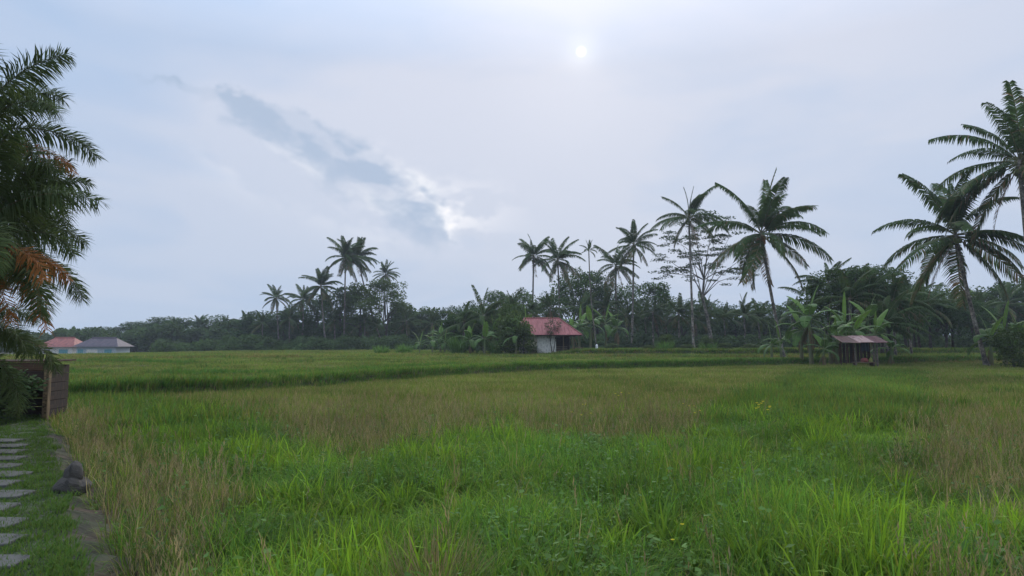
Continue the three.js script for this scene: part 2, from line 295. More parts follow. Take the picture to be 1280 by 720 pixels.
function coconutPalm(cx, cy, dist, bx, reach, o, label, group) {
  const top = spot(cx, cy, dist), base = onGround(bx, dist); base.y -= 0.05;
  const seed = Math.round(cx * 7 + cy * 3), r = rng(seed), t = thing('coconut_palm', base, 0, label, 'palm tree', group), rel = top.clone().sub(base);
  if (o.behind) rel.z -= o.behind;
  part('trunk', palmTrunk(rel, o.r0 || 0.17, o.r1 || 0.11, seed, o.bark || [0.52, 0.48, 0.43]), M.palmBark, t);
  const n = o.n || 22, sc = reach / 4.1, az0 = r() * 6.28;
  for (let k = 0; k < n; k++) {
    const age = (k + 0.3) / n; let cl = Math.min(7, Math.floor(Math.pow(age, o.skew || 0.85) * 7.4 + (r() - 0.5) * 1.2)); if (cl < 0) cl = 0; if (o.maxClass !== undefined) cl = Math.min(cl, o.maxClass);
    const f = part('frond', coconutFronds[cl][Math.floor(r() * 3)], M.leaf, t); f.position.copy(rel); f.position.y -= age * 0.25 * sc; const az = az0 + k * 2.39996 + (r() - 0.5) * 1.1; f.rotation.set((r() - 0.5) * 0.8, az - 0.4 * Math.sin(az + 0.4), (r() - 0.5) * 0.25, 'YXZ'); const s = sc * (0.78 + r() * 0.38) * (cl === 0 ? 0.85 : 1); f.scale.set(s, s, s);
  }
  for (let k = 0; k < (o.dead || 0); k++) { const f = part('frond', deadFrond[k % 2], M.leaf, t); f.userData.label = 'dry brown hanging frond'; f.position.copy(rel); f.position.y -= 0.35 * sc; f.rotation.y = r() * 6.28; f.scale.setScalar(sc * 0.8); }
  for (let k = 0; k < (o.nuts || 0); k++) { const a = r() * 6.28, q = part('coconut', nutG, o.orange ? M.nutOrange : M.nutGreen, t); q.position.set(rel.x + Math.cos(a) * 0.28, rel.y - 0.3 - r() * 0.75, rel.z + Math.sin(a) * 0.28); q.scale.setScalar(0.9 + r() * 0.3); }
  return t;
}

// ---------------------------------------------------------------- broadleaf trees
function leafAt(m, x, y, z, s, r, col, flat = 0.5) {   // a folded leaf of two faces
  const az = r() * 6.283, e = (r() - 0.5) * 2 * flat, dx = Math.cos(az) * Math.cos(e), dy = Math.sin(e), dz = Math.sin(az) * Math.cos(e);
  const roll = (r() - 0.5) * 1.8, wx = -Math.sin(az) * Math.cos(roll), wz = Math.cos(az) * Math.cos(roll), wy = Math.sin(roll), w = s * (0.28 + r() * 0.14);
  const a = m.v(x, y, z, col), b = m.v(x + dx * s * 0.5 + wx * w, y + dy * s * 0.5 + wy * w, z + dz * s * 0.5 + wz * w, col), c = m.v(x + dx * s, y + dy * s - s * 0.12, z + dz * s, col), d = m.v(x + dx * s * 0.5 - wx * w, y + dy * s * 0.5 - wy * w, z + dz * s * 0.5 - wz * w, col);
  m.quad(a, b, c, d);
}
// a tree of height 1 unit = metres: returns trunk and crown geometry
function treeGeo(o) {
  const { H = 8, W = 6, low = 0.25, clumps = 34, per = 80, cr = 1.0, leaf = 0.26, seed = 1, green = [0.048, 0.09, 0.02], layered = 0, flat = 0.6, bark = [0.16, 0.14, 0.12], forks = 6 } = o;
  const r = rng(seed * 977 + 3), m = new MB(), b = new MB(), cs = [];
  for (let k = 0; k < clumps; k++) {
    const a = k * 2.39996 + r() * 0.8, v = layered ? Math.pow(r(), 0.6) : Math.pow(r(), 0.7), yy = lerp(low + 0.1, 0.97, v), prof = layered ? lerp(0.75, 0.9, r()) * (1 - 0.45 * Math.pow(v, 4)) : Math.sqrt(Math.max(0.03, 1 - Math.pow((yy - 0.55) / 0.47, 2))), rr = W / 2 * prof * Math.sqrt(0.15 + 0.85 * r()) * (0.8 + 0.35 * r());
    cs.push(V3(Math.cos(a) * rr, yy * H - cr * 0.3, Math.sin(a) * rr));
  }
  b.tube([V3(0, -0.1, 0), V3(0.05 * H * (r() - 0.5), H * 0.2, 0.03 * H), V3(0.08 * H * (r() - 0.5), H * 0.42, 0.03 * H), V3(0, H * 0.8, 0)], [0.03 * H, 0.022 * H, 0.016 * H, 0.004 * H], 7, bark, 1.5);
  for (let k = 0; k < forks; k++) { const c = cs[Math.floor(k * clumps / forks)], y0 = H * lerp(0.18, 0.5, r()), mid = V3(c.x * 0.45, lerp(y0, c.y, 0.6), c.z * 0.45); b.tube([V3(0, y0, 0), mid, c], [0.013 * H, 0.008 * H, 0.003 * H], 5, bark, 1.5); }
  for (const c of cs) {
    const cc = tint(green, r, 0.5), ry = layered ? 0.36 : 0.72, rad = cr * (0.7 + r() * 0.6);
    for (let k = 0; k < per; k++) {
      const u = r() * 2 - 1, a = r() * 6.283, s = Math.sqrt(1 - u * u), q = rad * Math.cbrt(0.25 + 0.75 * r());
      leafAt(m, c.x + Math.cos(a) * s * q, c.y + u * q * ry, c.z + Math.sin(a) * s * q, leaf * (0.7 + r() * 0.6), r, tint(cc, r, 0.35), flat);
    }
  }
  return { trunk: b.geo(), crown: m.geo() };
}
const TREES = {
  round: [11, 12, 13].map((s) => treeGeo({ seed: s, H: 8, W: 6.4, low: 0.12, clumps: 58, per: 95, cr: 1.1, leaf: 0.34 })),
  loose: [21, 22, 23].map((s) => treeGeo({ seed: s, H: 8, W: 6.0, low: 0.2, clumps: 50, per: 84, cr: 0.95, leaf: 0.3, green: [0.06, 0.11, 0.022] })),
  layered: [31, 32].map((s) => treeGeo({ seed: s, H: 8, W: 8.4, low: 0.45, clumps: 54, per: 110, cr: 1.15, leaf: 0.24, layered: 1, flat: 0.3, green: [0.055, 0.095, 0.03] })),
  bush: [41, 42, 43].map((s) => treeGeo({ seed: s, H: 2, W: 2.3, low: 0.0, clumps: 34, per: 80, cr: 0.45, leaf: 0.15, green: [0.05, 0.085, 0.025], forks: 5 })),
};
function tree(kind, px, topY, dist, wide, label, group, name = 'leafy_tree', cat = 'tree', sink = 0.06) {
  const base = onGround(px, dist), top = spot(px, topY, dist), r = rng(Math.round(px * 13 + topY)), set = TREES[kind], g = set[Math.floor(r() * set.length)];
  const H0 = kind === 'bush' ? 2 : 8, W0 = kind === 'bush' ? 2.3 : kind === 'layered' ? 8.4 : 6.2;
  base.y -= sink; const t = thing(name, base, r() * 6.28, label, cat, group);
  const sy = (top.y - base.y) / H0 * 1.16, sx = wide / F * dist / W0; t.scale.set(sx, sy, sx);
  part(kind === 'bush' ? 'stem' : 'trunk', g.trunk, M.bark, t); part('crown', g.crown, kind === 'bush' ? M.leafWarm : [M.leaf, M.leafWarm, M.leafDeep, M.leaf][Math.floor(r() * 4)], t); return t;
}

// ---------------------------------------------------------------- bananas
function bananaLeafGeo(o) {
  const { L = 2.2, W = 0.6, elev, droop, seed, green = [0.085, 0.16, 0.04], tear = 0.4, fold = 0.35 } = o, r = rng(seed * 53 + 1), m = new MB(), N = 14, P = [], T = []; let x = 0, y = 0;
  for (let k = 0; k <= N; k++) { const t = k / N, a = (elev - droop * Math.pow(t, 1.5)) * D2R; P.push(V3(x, y, 0)); T.push(V3(Math.cos(a), Math.sin(a), 0)); x += Math.cos(a) * L / N; y += Math.sin(a) * L / N; }
  m.tube(P.filter((_, k) => k % 2 === 0), P.filter((_, k) => k % 2 === 0).map((_, k) => lerp(0.035, 0.006, k / 7)), 4, [0.16, 0.2, 0.07]);
  const hw = (t) => t < 0.14 ? 0 : W / 2 * Math.pow(Math.sin(Math.pow((t - 0.14) / 0.86, 0.75) * Math.PI), 0.55);
  for (const s of [-1, 1]) {
    let off = 0;
    for (let k = 2; k < N; k++) {
      if (r() < tear) off = (r() - 0.5) * 0.35;
      const c = tint(green, r, 0.22), pt = (i, w, o2) => { const t = i / N, h = Math.max(0.004, hw(t)) * w, u = V3(-T[i].y, T[i].x, 0); const p = P[i].clone().addScaledVector(u, h * (fold + o2) * (1 - w * 0.9)); p.z += s * h; p.y -= w * h * (0.25 - o2); return p; };
      const gap = r() < tear ? 0.03 : 0, A = pt(k, 0.03, 0), B = pt(k + 1, 0.03, 0), C = pt(k + 1, 0.55, off), Dm = pt(k, 0.55, off), E = pt(k + 1, 1, off), Fm = pt(k, 1, off);
      E.addScaledVector(T[k], -gap * 2); C.addScaledVector(T[k], -gap);
      const q = [A, B, C, Dm, E, Fm].map((p) => m.v(p.x, p.y, p.z, c)); m.quad(q[0], q[1], q[2], q[3]); m.quad(q[3], q[2], q[4], q[5]);
    }
  }
  return m.geo();
}
const bananaLeaves = [[86, 8], [72, 40], [55, 75], [38, 95], [18, 100], [-5, 85]].map(([elev, droop], k) => [0, 1].map((v) => bananaLeafGeo({ elev: elev - v * 6, droop: droop + v * 14, seed: 500 + k * 4 + v, W: k === 0 ? 0.22 : 0.62, tear: k * 0.11 + v * 0.15, green: k < 2 ? [0.115, 0.21, 0.03] : [0.075, 0.145, 0.028], fold: k === 0 ? 0.9 : 0.3 })));
const bananaDead = [0, 1].map((v) => bananaLeafGeo({ elev: -62, droop: 26, seed: 560 + v, W: 0.3, L: 1.7, tear: 0.8, green: [0.15, 0.10, 0.055] }));
function banana(px, crownY, dist, o, label, group) {
  const base = onGround(px, dist), top = spot(px, crownY, dist), r = rng(Math.round(px * 17 + crownY)); base.y -= 0.04;
  const t = thing('banana_plant', base, r() * 6.28, label, 'banana plant', group), h = Math.max(0.35, top.y - base.y), sc = o.s || 1, lx = (r() - 0.5) * 0.25, rr = rng(9 + px);
  const pts = [0, 0.33, 0.66, 1].map((k) => V3(lx * k * k, h * k, 0)), cols = [tint([0.15, 0.13, 0.06], rr, 0.3), tint([0.13, 0.14, 0.06], rr, 0.3), tint([0.12, 0.16, 0.06], rr, 0.2), [0.11, 0.17, 0.06]];
  part('stem', new MB().tube(pts, [0.15 * sc, 0.12 * sc, 0.095 * sc, 0.06 * sc], 8, (k) => cols[Math.round(k * 3)], 1).geo(), M.plain, t);
  const n = o.n || 8, a0 = r() * 6.28;
  for (let k = 0; k < n; k++) { let cl = k === 0 && !o.noSpear ? 0 : 1 + Math.min(4, Math.floor((k + r() * 0.8) / n * 5)); const f = part('leaf', bananaLeaves[cl][r() < 0.5 ? 0 : 1], M.gloss, t); f.position.set(lx, h - 0.04, 0); f.rotation.set(0, a0 + k * 2.4 + (r() - 0.5) * 0.6, 0); f.scale.setScalar(sc * (0.85 + r() * 0.3)); }
  for (let k = 0; k < (o.dead || 0); k++) { const f = part('leaf', bananaDead[k % 2], M.leaf, t); f.userData.label = 'dry brown hanging leaf'; f.position.set(lx, h - 0.12 - r() * 0.5, 0); f.rotation.y = r() * 6.28; f.scale.setScalar(sc * (0.8 + r() * 0.3)); }
  return t;
}

// ---------------------------------------------------------------- grass tufts
function blade(m, bx, bz, az, len, w, lean, curl, col, segs) {
  const ca = Math.cos(az), sa = Math.sin(az), px = -sa, pz = ca; let x = 0, y = 0, l0, l1;
  for (let k = 0; k <= segs; k++) {
    const t = k / segs, ww = w * 0.5 * (k === segs ? 0.04 : (1 - 0.75 * t * t) * (0.7 + 0.5 * Math.sin(t * 2.6)));
    const X = bx + ca * x, Z = bz + sa * x, a = m.v(X - px * ww, y, Z - pz * ww, col), b = m.v(X + px * ww, y, Z + pz * ww, col);
    if (k) m.quad(l0, l1, b, a); l0 = a; l1 = b;
    const th = lean + curl * t; x += Math.sin(th) * len / segs; y += Math.cos(th) * len / segs;
  }
}
function tuft(o) {
  const { n, len, w, lean = 0.15, curl = 0.9, spread = 0.08, cols, seed, segs = 3, vary = 0.5, heads = 0 } = o, r = rng(seed * 71 + 5), m = new MB();
  for (let k = 0; k < n; k++) {
    const a = r() * 6.283, q = Math.sqrt(r()) * spread, az = a + (r() - 0.5) * 1.6, c = tint(cols[Math.floor(r() * cols.length)], r, 0.4);
    blade(m, Math.cos(a) * q, Math.sin(a) * q, az, len * (1 - vary * r()), w * (0.7 + r() * 0.6), lean * (0.3 + r() * 1.4), curl * (0.3 + r() * 1.3), c, segs);
  }
  for (let k = 0; k < heads; k++) {   // stalk with a loose seed head
    const a = r() * 6.283, q = r() * spread, ln = len * (1.05 + r() * 0.3), az = r() * 6.283, c = tint([0.24, 0.20, 0.095], r, 0.5), L = 0.08 + r() * 0.2;
    blade(m, Math.cos(a) * q, Math.sin(a) * q, az, ln, 0.0035, L, 0.15, tint([0.12, 0.12, 0.05], r, 0.3), 2);
    for (let j = 0; j < 6; j++) { const t = ln * (0.78 + j * 0.04), x = Math.cos(a) * q + Math.cos(az) * Math.sin(L) * t, z = Math.sin(a) * q + Math.sin(az) * Math.sin(L) * t, y = Math.cos(L) * t, b = j * 2.4; const i0 = m.v(x, y, z, c), i1 = m.v(x + Math.cos(b) * 0.022, y + 0.05, z + Math.sin(b) * 0.022, c), i2 = m.v(x + Math.cos(b + 0.7) * 0.012, y + 0.02, z + Math.sin(b + 0.7) * 0.012, c); m.tri(i0, i1, i2); }
  }
  return m.geo();
}
function weedGeo(seed) {
  const r = rng(seed * 91 + 2), m = new MB();
  for (let s = 0; s < 4; s++) {
    const az = r() * 6.283, h = 0.16 + r() * 0.22, lean = r() * 0.5, bx = (r() - 0.5) * 0.1, bz = (r() - 0.5) * 0.1; blade(m, bx, bz, az, h, 0.006, lean, 0.2, [0.09, 0.12, 0.04], 2);
    for (let k = 0; k < 7; k++) { const t = h * (0.3 + 0.1 * k); leafAt(m, bx + Math.cos(az) * Math.sin(lean) * t, Math.cos(lean) * t, bz + Math.sin(az) * Math.sin(lean) * t, 0.025 + r() * 0.03, r, tint([0.09, 0.17, 0.04], r, 0.4), 0.5); }
  }
  return m.geo();
}
const GREEN = [[0.105, 0.21, 0.024], [0.085, 0.19, 0.03], [0.145, 0.24, 0.026], [0.065, 0.145, 0.022], [0.14, 0.175, 0.036], [0.055, 0.12, 0.02]], DRY = [[0.31, 0.24, 0.11], [0.22, 0.165, 0.07], [0.42, 0.34, 0.17], [0.15, 0.20, 0.04], [0.20, 0.13, 0.06], [0.13, 0.09, 0.045]], OLIVE = [[0.17, 0.215, 0.038], [0.25, 0.22, 0.07], [0.135, 0.22, 0.03], [0.34, 0.27, 0.12], [0.12, 0.18, 0.028]];
const T = {
  lush: [1, 2, 3, 4].map((s) => tuft({ n: 22, len: 0.38, w: 0.0068, lean: 0.25, curl: 1.6, spread: 0.10, cols: GREEN, seed: s, segs: 4 })),
  broad: [5, 6].map((s) => tuft({ n: 11, len: 0.44, w: 0.012, lean: 0.25, curl: 1.3, spread: 0.07, cols: [[0.17, 0.29, 0.02], [0.14, 0.265, 0.022]], seed: s, segs: 4 })),
  stubble: [7, 8, 9].map((s) => tuft({ n: 30, len: 0.29, w: 0.005, lean: 0.34, curl: 0.8, spread: 0.08, cols: DRY, seed: s, segs: 2, vary: 0.6 })),
  seedy: [10, 11, 12].map((s) => tuft({ n: 13, len: 0.4, w: 0.006, lean: 0.16, curl: 0.8, spread: 0.10, cols: OLIVE, seed: s, segs: 3, heads: 2 })),
  weed: [13, 14].map((s) => weedGeo(s)),
  far: [15, 16].map((s) => tuft({ n: 16, len: 0.44, w: 0.02, lean: 0.2, curl: 0.8, spread: 0.22, cols: GREEN, seed: s, segs: 2 })),
  farDry: [17, 18].map((s) => tuft({ n: 18, len: 0.40, w: 0.016, lean: 0.16, curl: 0.4, spread: 0.22, cols: OLIVE, seed: s, segs: 2 })),
  lawn: [19, 20].map((s) => tuft({ n: 16, len: 0.065, w: 0.006, lean: 0.4, curl: 0.9, spread: 0.08, cols: [[0.075, 0.15, 0.02], [0.06, 0.125, 0.02], [0.10, 0.15, 0.028]], seed: s, segs: 2 })),
};
const beds = {};
function put(kind, v, x, z, s, sy, az, tiltX, tiltZ, k) { const key = kind + v; (beds[key] || (beds[key] = { kind, v, a: [] })).a.push([x, z, s, sy, az, tiltX, tiltZ, k]); }
{
  const r = rng(4242);
  const grow = (d0, d1, ratio, dens, half, fn) => { for (let d = d0; d < d1; d *= ratio) { const e = Math.min(d * ratio, d1), area = half * (e * e - d * d), n = Math.round(area * dens(d)); for (let k = 0; k < n; k++) { const q = Math.sqrt(lerp(d * d, e * e, r())), a = (r() * 2 - 1) * half; fn(Math.sin(a) * q, Math.cos(a) * q, q); } } };
  const half = 46 * D2R;
  // near field
  grow(1.4, 16, 1.1, (d) => clamp(95 * Math.pow(6 / d, 0.7), 48, 105), half, (x, d, q) => {
    if (lawnN(x, d) > -0.12 || bundN(x, d) > -0.2) return;
    const g = zone(x, d), pick = r(), tone = 0.6 + 0.85 * fbm(x * 0.7, d * 0.7, 8.8, 3) + (r() - 0.5) * 0.35, sc = 0.75 + r() * 0.5, patch = fbm(x * 0.9 + 20, d * 0.9, 1.1, 3);
    const grown = 0.25 + 1.5 * fbm(x * 0.8 + 3, d * 0.8, 6.1, 3);
    if (g > 0.40 + (r() - 0.5) * 0.6) {
      if (patch > 0.56 && pick < 0.28) put('broad', r() < 0.5 ? 0 : 1, x, -d, sc, sc * grown, r() * 6.28, (r() - 0.5) * 0.3, (r() - 0.5) * 0.3, [tone, tone, tone]);
      else if (pick < 0.05 + 0.12 * sstep(0.48, 0.36, patch)) put('weed', r() < 0.5 ? 0 : 1, x, -d, sc * 1.15, sc * grown * 1.1, r() * 6.28, (r() - 0.5) * 0.4, (r() - 0.5) * 0.4, [tone, tone, tone]);
      else if (pick > 0.985) put('seedy', Math.floor(r() * 3), x, -d, sc, sc * (0.9 + grown * 0.3), r() * 6.28, (r() - 0.5) * 0.7, (r() - 0.5) * 0.7, [tone, tone, tone]);
      else put('lush', Math.floor(r() * 4), x, -d, sc, sc * grown, r() * 6.28, (r() - 0.5) * 0.3, (r() - 0.5) * 0.3, [tone * (1.05 + patch * 0.4), tone * 1.18, tone * (1.2 - patch * 0.5)]);
    } else if (pick < 0.42) put('seedy', Math.floor(r() * 3), x, -d, sc, sc * 0.95, r() * 6.28, (r() - 0.5) * 0.3, (r() - 0.5) * 0.3, [tone, tone, tone]);
    else if (pick < 0.60) put('lush', Math.floor(r() * 4), x, -d, sc * 0.8, sc * 0.72, r() * 6.28, (r() - 0.5) * 0.3, (r() - 0.5) * 0.3, [tone * 0.95, tone * 0.85, tone * 0.8]);
    else if (pick < 0.64) put('weed', r() < 0.5 ? 0 : 1, x, -d, sc, sc, r() * 6.28, 0, 0, [tone, tone, tone]);
  });
  // rows of cut rice stubble
  for (let i = -60; i < 60; i++) for (let j = 4; j < 95; j++) {
    const x = i * 0.27 + (r() - 0.5) * 0.12, d = j * 0.25 + (r() - 0.5) * 0.12; if (d < 1.5 || d > 22 || Math.abs(x) > d * 1.02 + 1 || lawnN(x, d) > -0.25 || bundN(x, d) > -0.3) continue;
    const g = zone(x, d); if (g > 0.42 + (r() - 0.5) * 0.5 || r() < 0.3) continue; const k = 0.7 + r() * 0.6;
    put('stubble', Math.floor(r() * 3), x, -d, 0.9 + r() * 0.5, 0.8 + r() * 0.6, r() * 6.28, (r() - 0.5) * 0.35, (r() - 0.5) * 0.35, [k, k * (0.92 + r() * 0.16), k]);
  }
  // field farther out and the terraces
  grow(14, 62, 1.1, (d) => clamp(34 * Math.pow(18 / d, 0.8), 11, 36), half, (x, d) => {
    if (lawnN(x, d) > -0.1 && d < 19) return;
    const n = bundN(x, d), g = zone(x, d), tone = 0.55 + 0.95 * fbm(x * 0.4, d * 0.4, 8.8, 3) + (r() - 0.5) * 0.35, sc = 0.8 + r() * 0.5, low = n > 0.7 ? 0.36 : lerp(0.95, 0.62, sstep(16, 30, d));
    if (g > 0.42 + (r() - 0.5) * 0.5) put('far', r() < 0.5 ? 0 : 1, x, -d, sc, sc * low, r() * 6.28, (r() - 0.5) * 0.3, (r() - 0.5) * 0.3, n > 0.7 ? [tone * 1.3, tone * 1.0, tone * 1.1] : [tone * 1.05, tone * 0.92, tone]);
    else put('farDry', r() < 0.5 ? 0 : 1, x, -d, sc, sc * low * 0.8, r() * 6.28, (r() - 0.5) * 0.3, (r() - 0.5) * 0.3, [tone, tone * 0.98, tone]);
  });
  grow(60, 128, 1.1, (d) => clamp(9 * 65 / d, 3.5, 9), half, (x, d) => {
    const g = zone(x, d), tone = 0.55 + 1.0 * fbm(x * 0.2, d * 0.35, 8.8, 3) + (r() - 0.5) * 0.3, sc = 1.3 + r() * 0.9;
    put(g > 0.4 + (r() - 0.5) * 0.6 ? 'far' : 'farDry', r() < 0.5 ? 0 : 1, x, -d, sc, sc * 0.42, r() * 6.28, (r() - 0.5) * 0.3, (r() - 0.5) * 0.3, [tone * 1.25, tone * 0.98, tone * 1.15]);
  });
  // the rank grass along both banks
  for (let k = 0; k < 9000; k++) { const x = lerp(-15, 62, Math.pow(r(), 1.3)), d = bundAt(x) + (-0.25 + r() * 1.0) * Math.sqrt(1 + ((bundAt(x + 0.4) - bundAt(x - 0.4)) / 0.8) ** 2), tone = 0.85 + r() * 0.4; put(r() < 0.25 ? 'farDry' : 'far', r() < 0.5 ? 0 : 1, x, -d, 0.7 + r() * 0.4, 0.35 + r() * 0.4, r() * 6.28, (r() - 0.5) * 0.5, (r() - 0.5) * 0.5, [tone * 0.9, tone, tone]); }
  for (let k = 0; k < 3500; k++) { const x = lerp(6, 70, r()), d = bund2At(x) - 0.3 + r() * 2.0, tone = 0.7 + r() * 0.5; put('far', r() < 0.5 ? 0 : 1, x, -d, 1 + r() * 0.6, 0.45 + r() * 0.6, r() * 6.28, (r() - 0.5) * 0.5, (r() - 0.5) * 0.5, [tone * 1.1, tone, tone]); }
  for (let k = 0; k < 2600; k++) { const x = lerp(-38, 6, r()), row = k % 2, d = bundAt(x) + [10, 26][row] + Math.sin(x * 0.23 + row * 2) * 2.2 + (r() - 0.5) * 1.3, tone = 0.75 + r() * 0.35; if (noise2(x * 0.12, row * 5 + 2) < 0.42) continue; if (d > 75) continue; put('far', r() < 0.5 ? 0 : 1, x, -d, 0.8 + r() * 0.5, 0.42 + r() * 0.4, r() * 6.28, (r() - 0.5) * 0.5, (r() - 0.5) * 0.5, [tone * 0.85, tone, tone]); }
  for (let k = 0; k < 900; k++) { const x = lerp(-42, 55, r()), d = bundAt(x) + 1.5 + r() * 34, cl = noise2(x * 0.35, d * 0.35), tone = 0.6 + r() * 0.5; if (cl < 0.5 || d > 84) continue; for (let q = 0; q < 4; q++) put(cl > 0.62 ? 'farDry' : 'far', r() < 0.5 ? 0 : 1, x + (r() - 0.5), -d + (r() - 0.5) * 0.8, 0.7 + r() * 0.6, 0.45 + r() * 0.5, r() * 6.28, (r() - 0.5) * 0.5, (r() - 0.5) * 0.5, [tone, tone * 0.95, tone]); }
  // mown lawn
  grow(2.2, 20, 1.1, (d) => clamp(300 * Math.pow(5 / d, 1.1), 60, 340), 60 * D2R, (x, d) => { if (lawnN(x, d) < 0.14 + (noise2(x * 3, d * 3) - 0.5) * 0.2 || x > 0 || d > 19) return; const tone = 0.8 + 0.5 * fbm(x * 1.2, d * 1.2, 3.8, 3); put('lawn', r() < 0.5 ? 0 : 1, x, -d, 0.9 + r() * 0.5, 0.8 + r() * 0.6, r() * 6.28, 0, 0, [tone, tone, tone]); });
}
const BED = {
  lush: ['meadow_grass', 'lush green arching grass covering the overgrown paddy field'], broad: ['broad_grass', 'bright yellow green broad bladed grass in the field'], stubble: ['rice_stubble', 'brown dry rice stubble standing in the field'],
  seedy: ['seeding_grass', 'olive grass with brown seed heads over the dry field'], weed: ['leafy_weeds', 'small round leaved weeds growing among the field grass'], far: ['terrace_grass', 'green grass on the terraces and banks beyond the field'],
  farDry: ['dry_grass', 'olive brown dry grass across the field and terraces'], lawn: ['lawn_grass', 'short mown lawn grass beside the stepping stones'],
};
const dm = new THREE.Matrix4(), dq = new THREE.Quaternion(), de = new THREE.Euler(), ds = V3(), dp = V3(), dc = new THREE.Color();
for (const key in beds) {
  const { kind, v, a } = beds[key], o = shadows(new THREE.InstancedMesh(T[kind][v], kind === 'weed' ? M.weed : M.grass, a.length)); o.name = numbered(BED[kind][0]);
  a.forEach(([x, z, s, sy, az, tx, tz, k], i) => { o.setMatrixAt(i, dm.compose(dp.set(x, height(x, z) - 0.015, z), dq.setFromEuler(de.set(tx, az, tz)), ds.set(s, sy, s))); o.setColorAt(i, dc.setRGB(k[0], k[1], k[2])); });
  tag(o, BED[kind][1], 'grass', BED[kind][0].replace('_', ' ') + ' of the field', 'stuff'); scene.add(o);
}

// ---------------------------------------------------------------- far wood and undergrowth, each one mass
{
  const r = rng(99), clump = [1, 2, 3].map((s) => { const q = rng(s * 19), m = new MB(); for (let k = 0; k < 120; k++) { const u = q() * 2 - 1, a = q() * 6.283, w = Math.sqrt(1 - u * u), d = Math.cbrt(0.2 + 0.8 * q()); leafAt(m, Math.cos(a) * w * d, u * d * 0.8, Math.sin(a) * w * d, 0.3 + q() * 0.25, q, tint([0.05, 0.085, 0.026], q, 0.5), 0.7); } return m.geo(); });
  const sets = { far_wood: [[], [], []], undergrowth: [[], [], []] };
  const ridge = pl([[-45, 3.6], [-38, 3.4], [-33, 5.2], [-26, 6.6], [-20, 6.8], [-14, 7.2], [-8, 6.6], [-4, 6.2], [2, 7], [10, 7.4], [18, 6.6], [24, 7.2], [31, 9], [38, 8.6], [45, 8.6]]);
  for (let k = 0; k < 2600; k++) { const az = lerp(-46, 46, r()), d = lerp(132, 175, r()), x = Math.tan(az * D2R) * d, top = ridge(az) * (0.42 + 0.6 * fbm(az * 0.35, 4, 2, 3)) + 0.6, y = height(x, -d) + Math.pow(r(), 0.8) * top; sets.far_wood[k % 3].push([x, y, -d, 1.0 + r() * 0.9]); }
  for (let k = 0; k < 2300; k++) { const az = lerp(-44, 46, r()); if (az < -29) continue; const d = lerp(86, 118, r()) + (az < -6 ? 12 : 0), x = Math.tan(az * D2R) * d, y = height(x, -d) + Math.pow(r(), 1.4) * (0.9 + 1.5 * noise2(az * 0.6, 8)); sets.undergrowth[k % 3].push([x, y, -d, 0.5 + r() * 0.7]); }
  const txt = { far_wood: ['dark hazy mass of trees closing the far edge of the fields', 'wood'], undergrowth: ['dense dark undergrowth filling the gaps below the palms', 'undergrowth'] };
  for (const n in sets) sets[n].forEach((a, v) => { const o = shadows(new THREE.InstancedMesh(clump[v], M.leaf, a.length)); o.name = numbered(n); a.forEach(([x, y, z, s], i) => { const k = 0.75 + r() * 0.5; o.setMatrixAt(i, dm.compose(dp.set(x, y, z), dq.setFromEuler(de.set(r(), r() * 6, 0)), ds.set(s, s, s))); o.setColorAt(i, dc.setRGB(k, k, k * 0.95)); }); tag(o, txt[n][0], txt[n][1], n.replace('_', ' ') + ' mass', 'stuff'); scene.add(o); });
}

// ---------------------------------------------------------------- trees, by hand
const GT = 'trees along the far left edge of the fields', GM = 'dark trees of the grove behind the house', GR = 'trees of the grove behind the hut';
for (const [px, y, d, w] of [[128, 413, 160, 44], [168, 407, 158, 46], [205, 402, 155, 44], [236, 404, 150, 40], [268, 400, 145, 46], [298, 404, 140, 42], [322, 396, 132, 46], [355, 395, 126, 44]]) tree('round', px, y, d, w, 'rounded hazy tree in the row running up to the leaning palms', GT);
for (const [px, y, d, w] of [[372, 386, 124, 36], [396, 378, 122, 40], [424, 370, 120, 44], [452, 366, 118, 46], [505, 386, 122, 40], [532, 392, 120, 40], [560, 390, 116, 40]]) tree('round', px, y, d, w, 'dense dark rounded tree in the clump under the tall palms', 'trees of the clump under the leaning palms');
tree('layered', 482, 359, 112, 66, 'dark spreading tree with flat layered crown beside the leaning palm trunk', null);
for (const [px, y, d, w] of [[622, 374, 112, 44], [650, 370, 110, 46], [682, 374, 108, 40], [745, 362, 112, 46], [852, 380, 114, 42], [586, 384, 110, 42]]) tree('loose', px, y, d, w, 'loose crowned dark tree rising behind the red roof', GM);
for (const [px, y, d, w] of [[716, 348, 106, 56], [784, 362, 110, 50], [820, 364, 104, 56]]) tree('loose', px, y, d, w, 'large dark tree among the tall palm trunks', 'large trees among the palm trunks');
for (const [px, y, d, w] of [[592, 392, 77, 40], [638, 388, 78, 40], [566, 400, 78, 30]]) tree('round', px, y, d, w, 'dark leafy tree closing in on the banana plants beside the house', 'dark trees beside the house');
tree('layered', 742, 350, 108, 64, 'flat topped dark tree behind the slender areca palm', null);
tree('layered', 1066, 345, 60, 92, 'broad flat crowned tree rising behind the tin roofed hut', null);
for (const [px, py, d, s] of [[1062, 372, 56, 2.9], [1086, 366, 58, 3.0], [1116, 376, 57, 3.1], [1136, 384, 66, 3.0]]) coconutPalm(px, py, d, px + 1, s, { n: 16, maxClass: 6, r0: 0.12, r1: 0.1 }, 'young palm whose fronds spill out of the trees behind the hut', 'young palms among the trees behind the hut');
tree('loose', 1036, 350, 63, 66, 'bushy green tree behind the big banana plant', null);
tree('layered', 1100, 345, 66, 96, 'flat topped tree spreading beside the broad crowned one at the hut', null);
tree('loose', 1078, 352, 64, 70, 'green leafy tree directly behind the pale roof sheet', null);
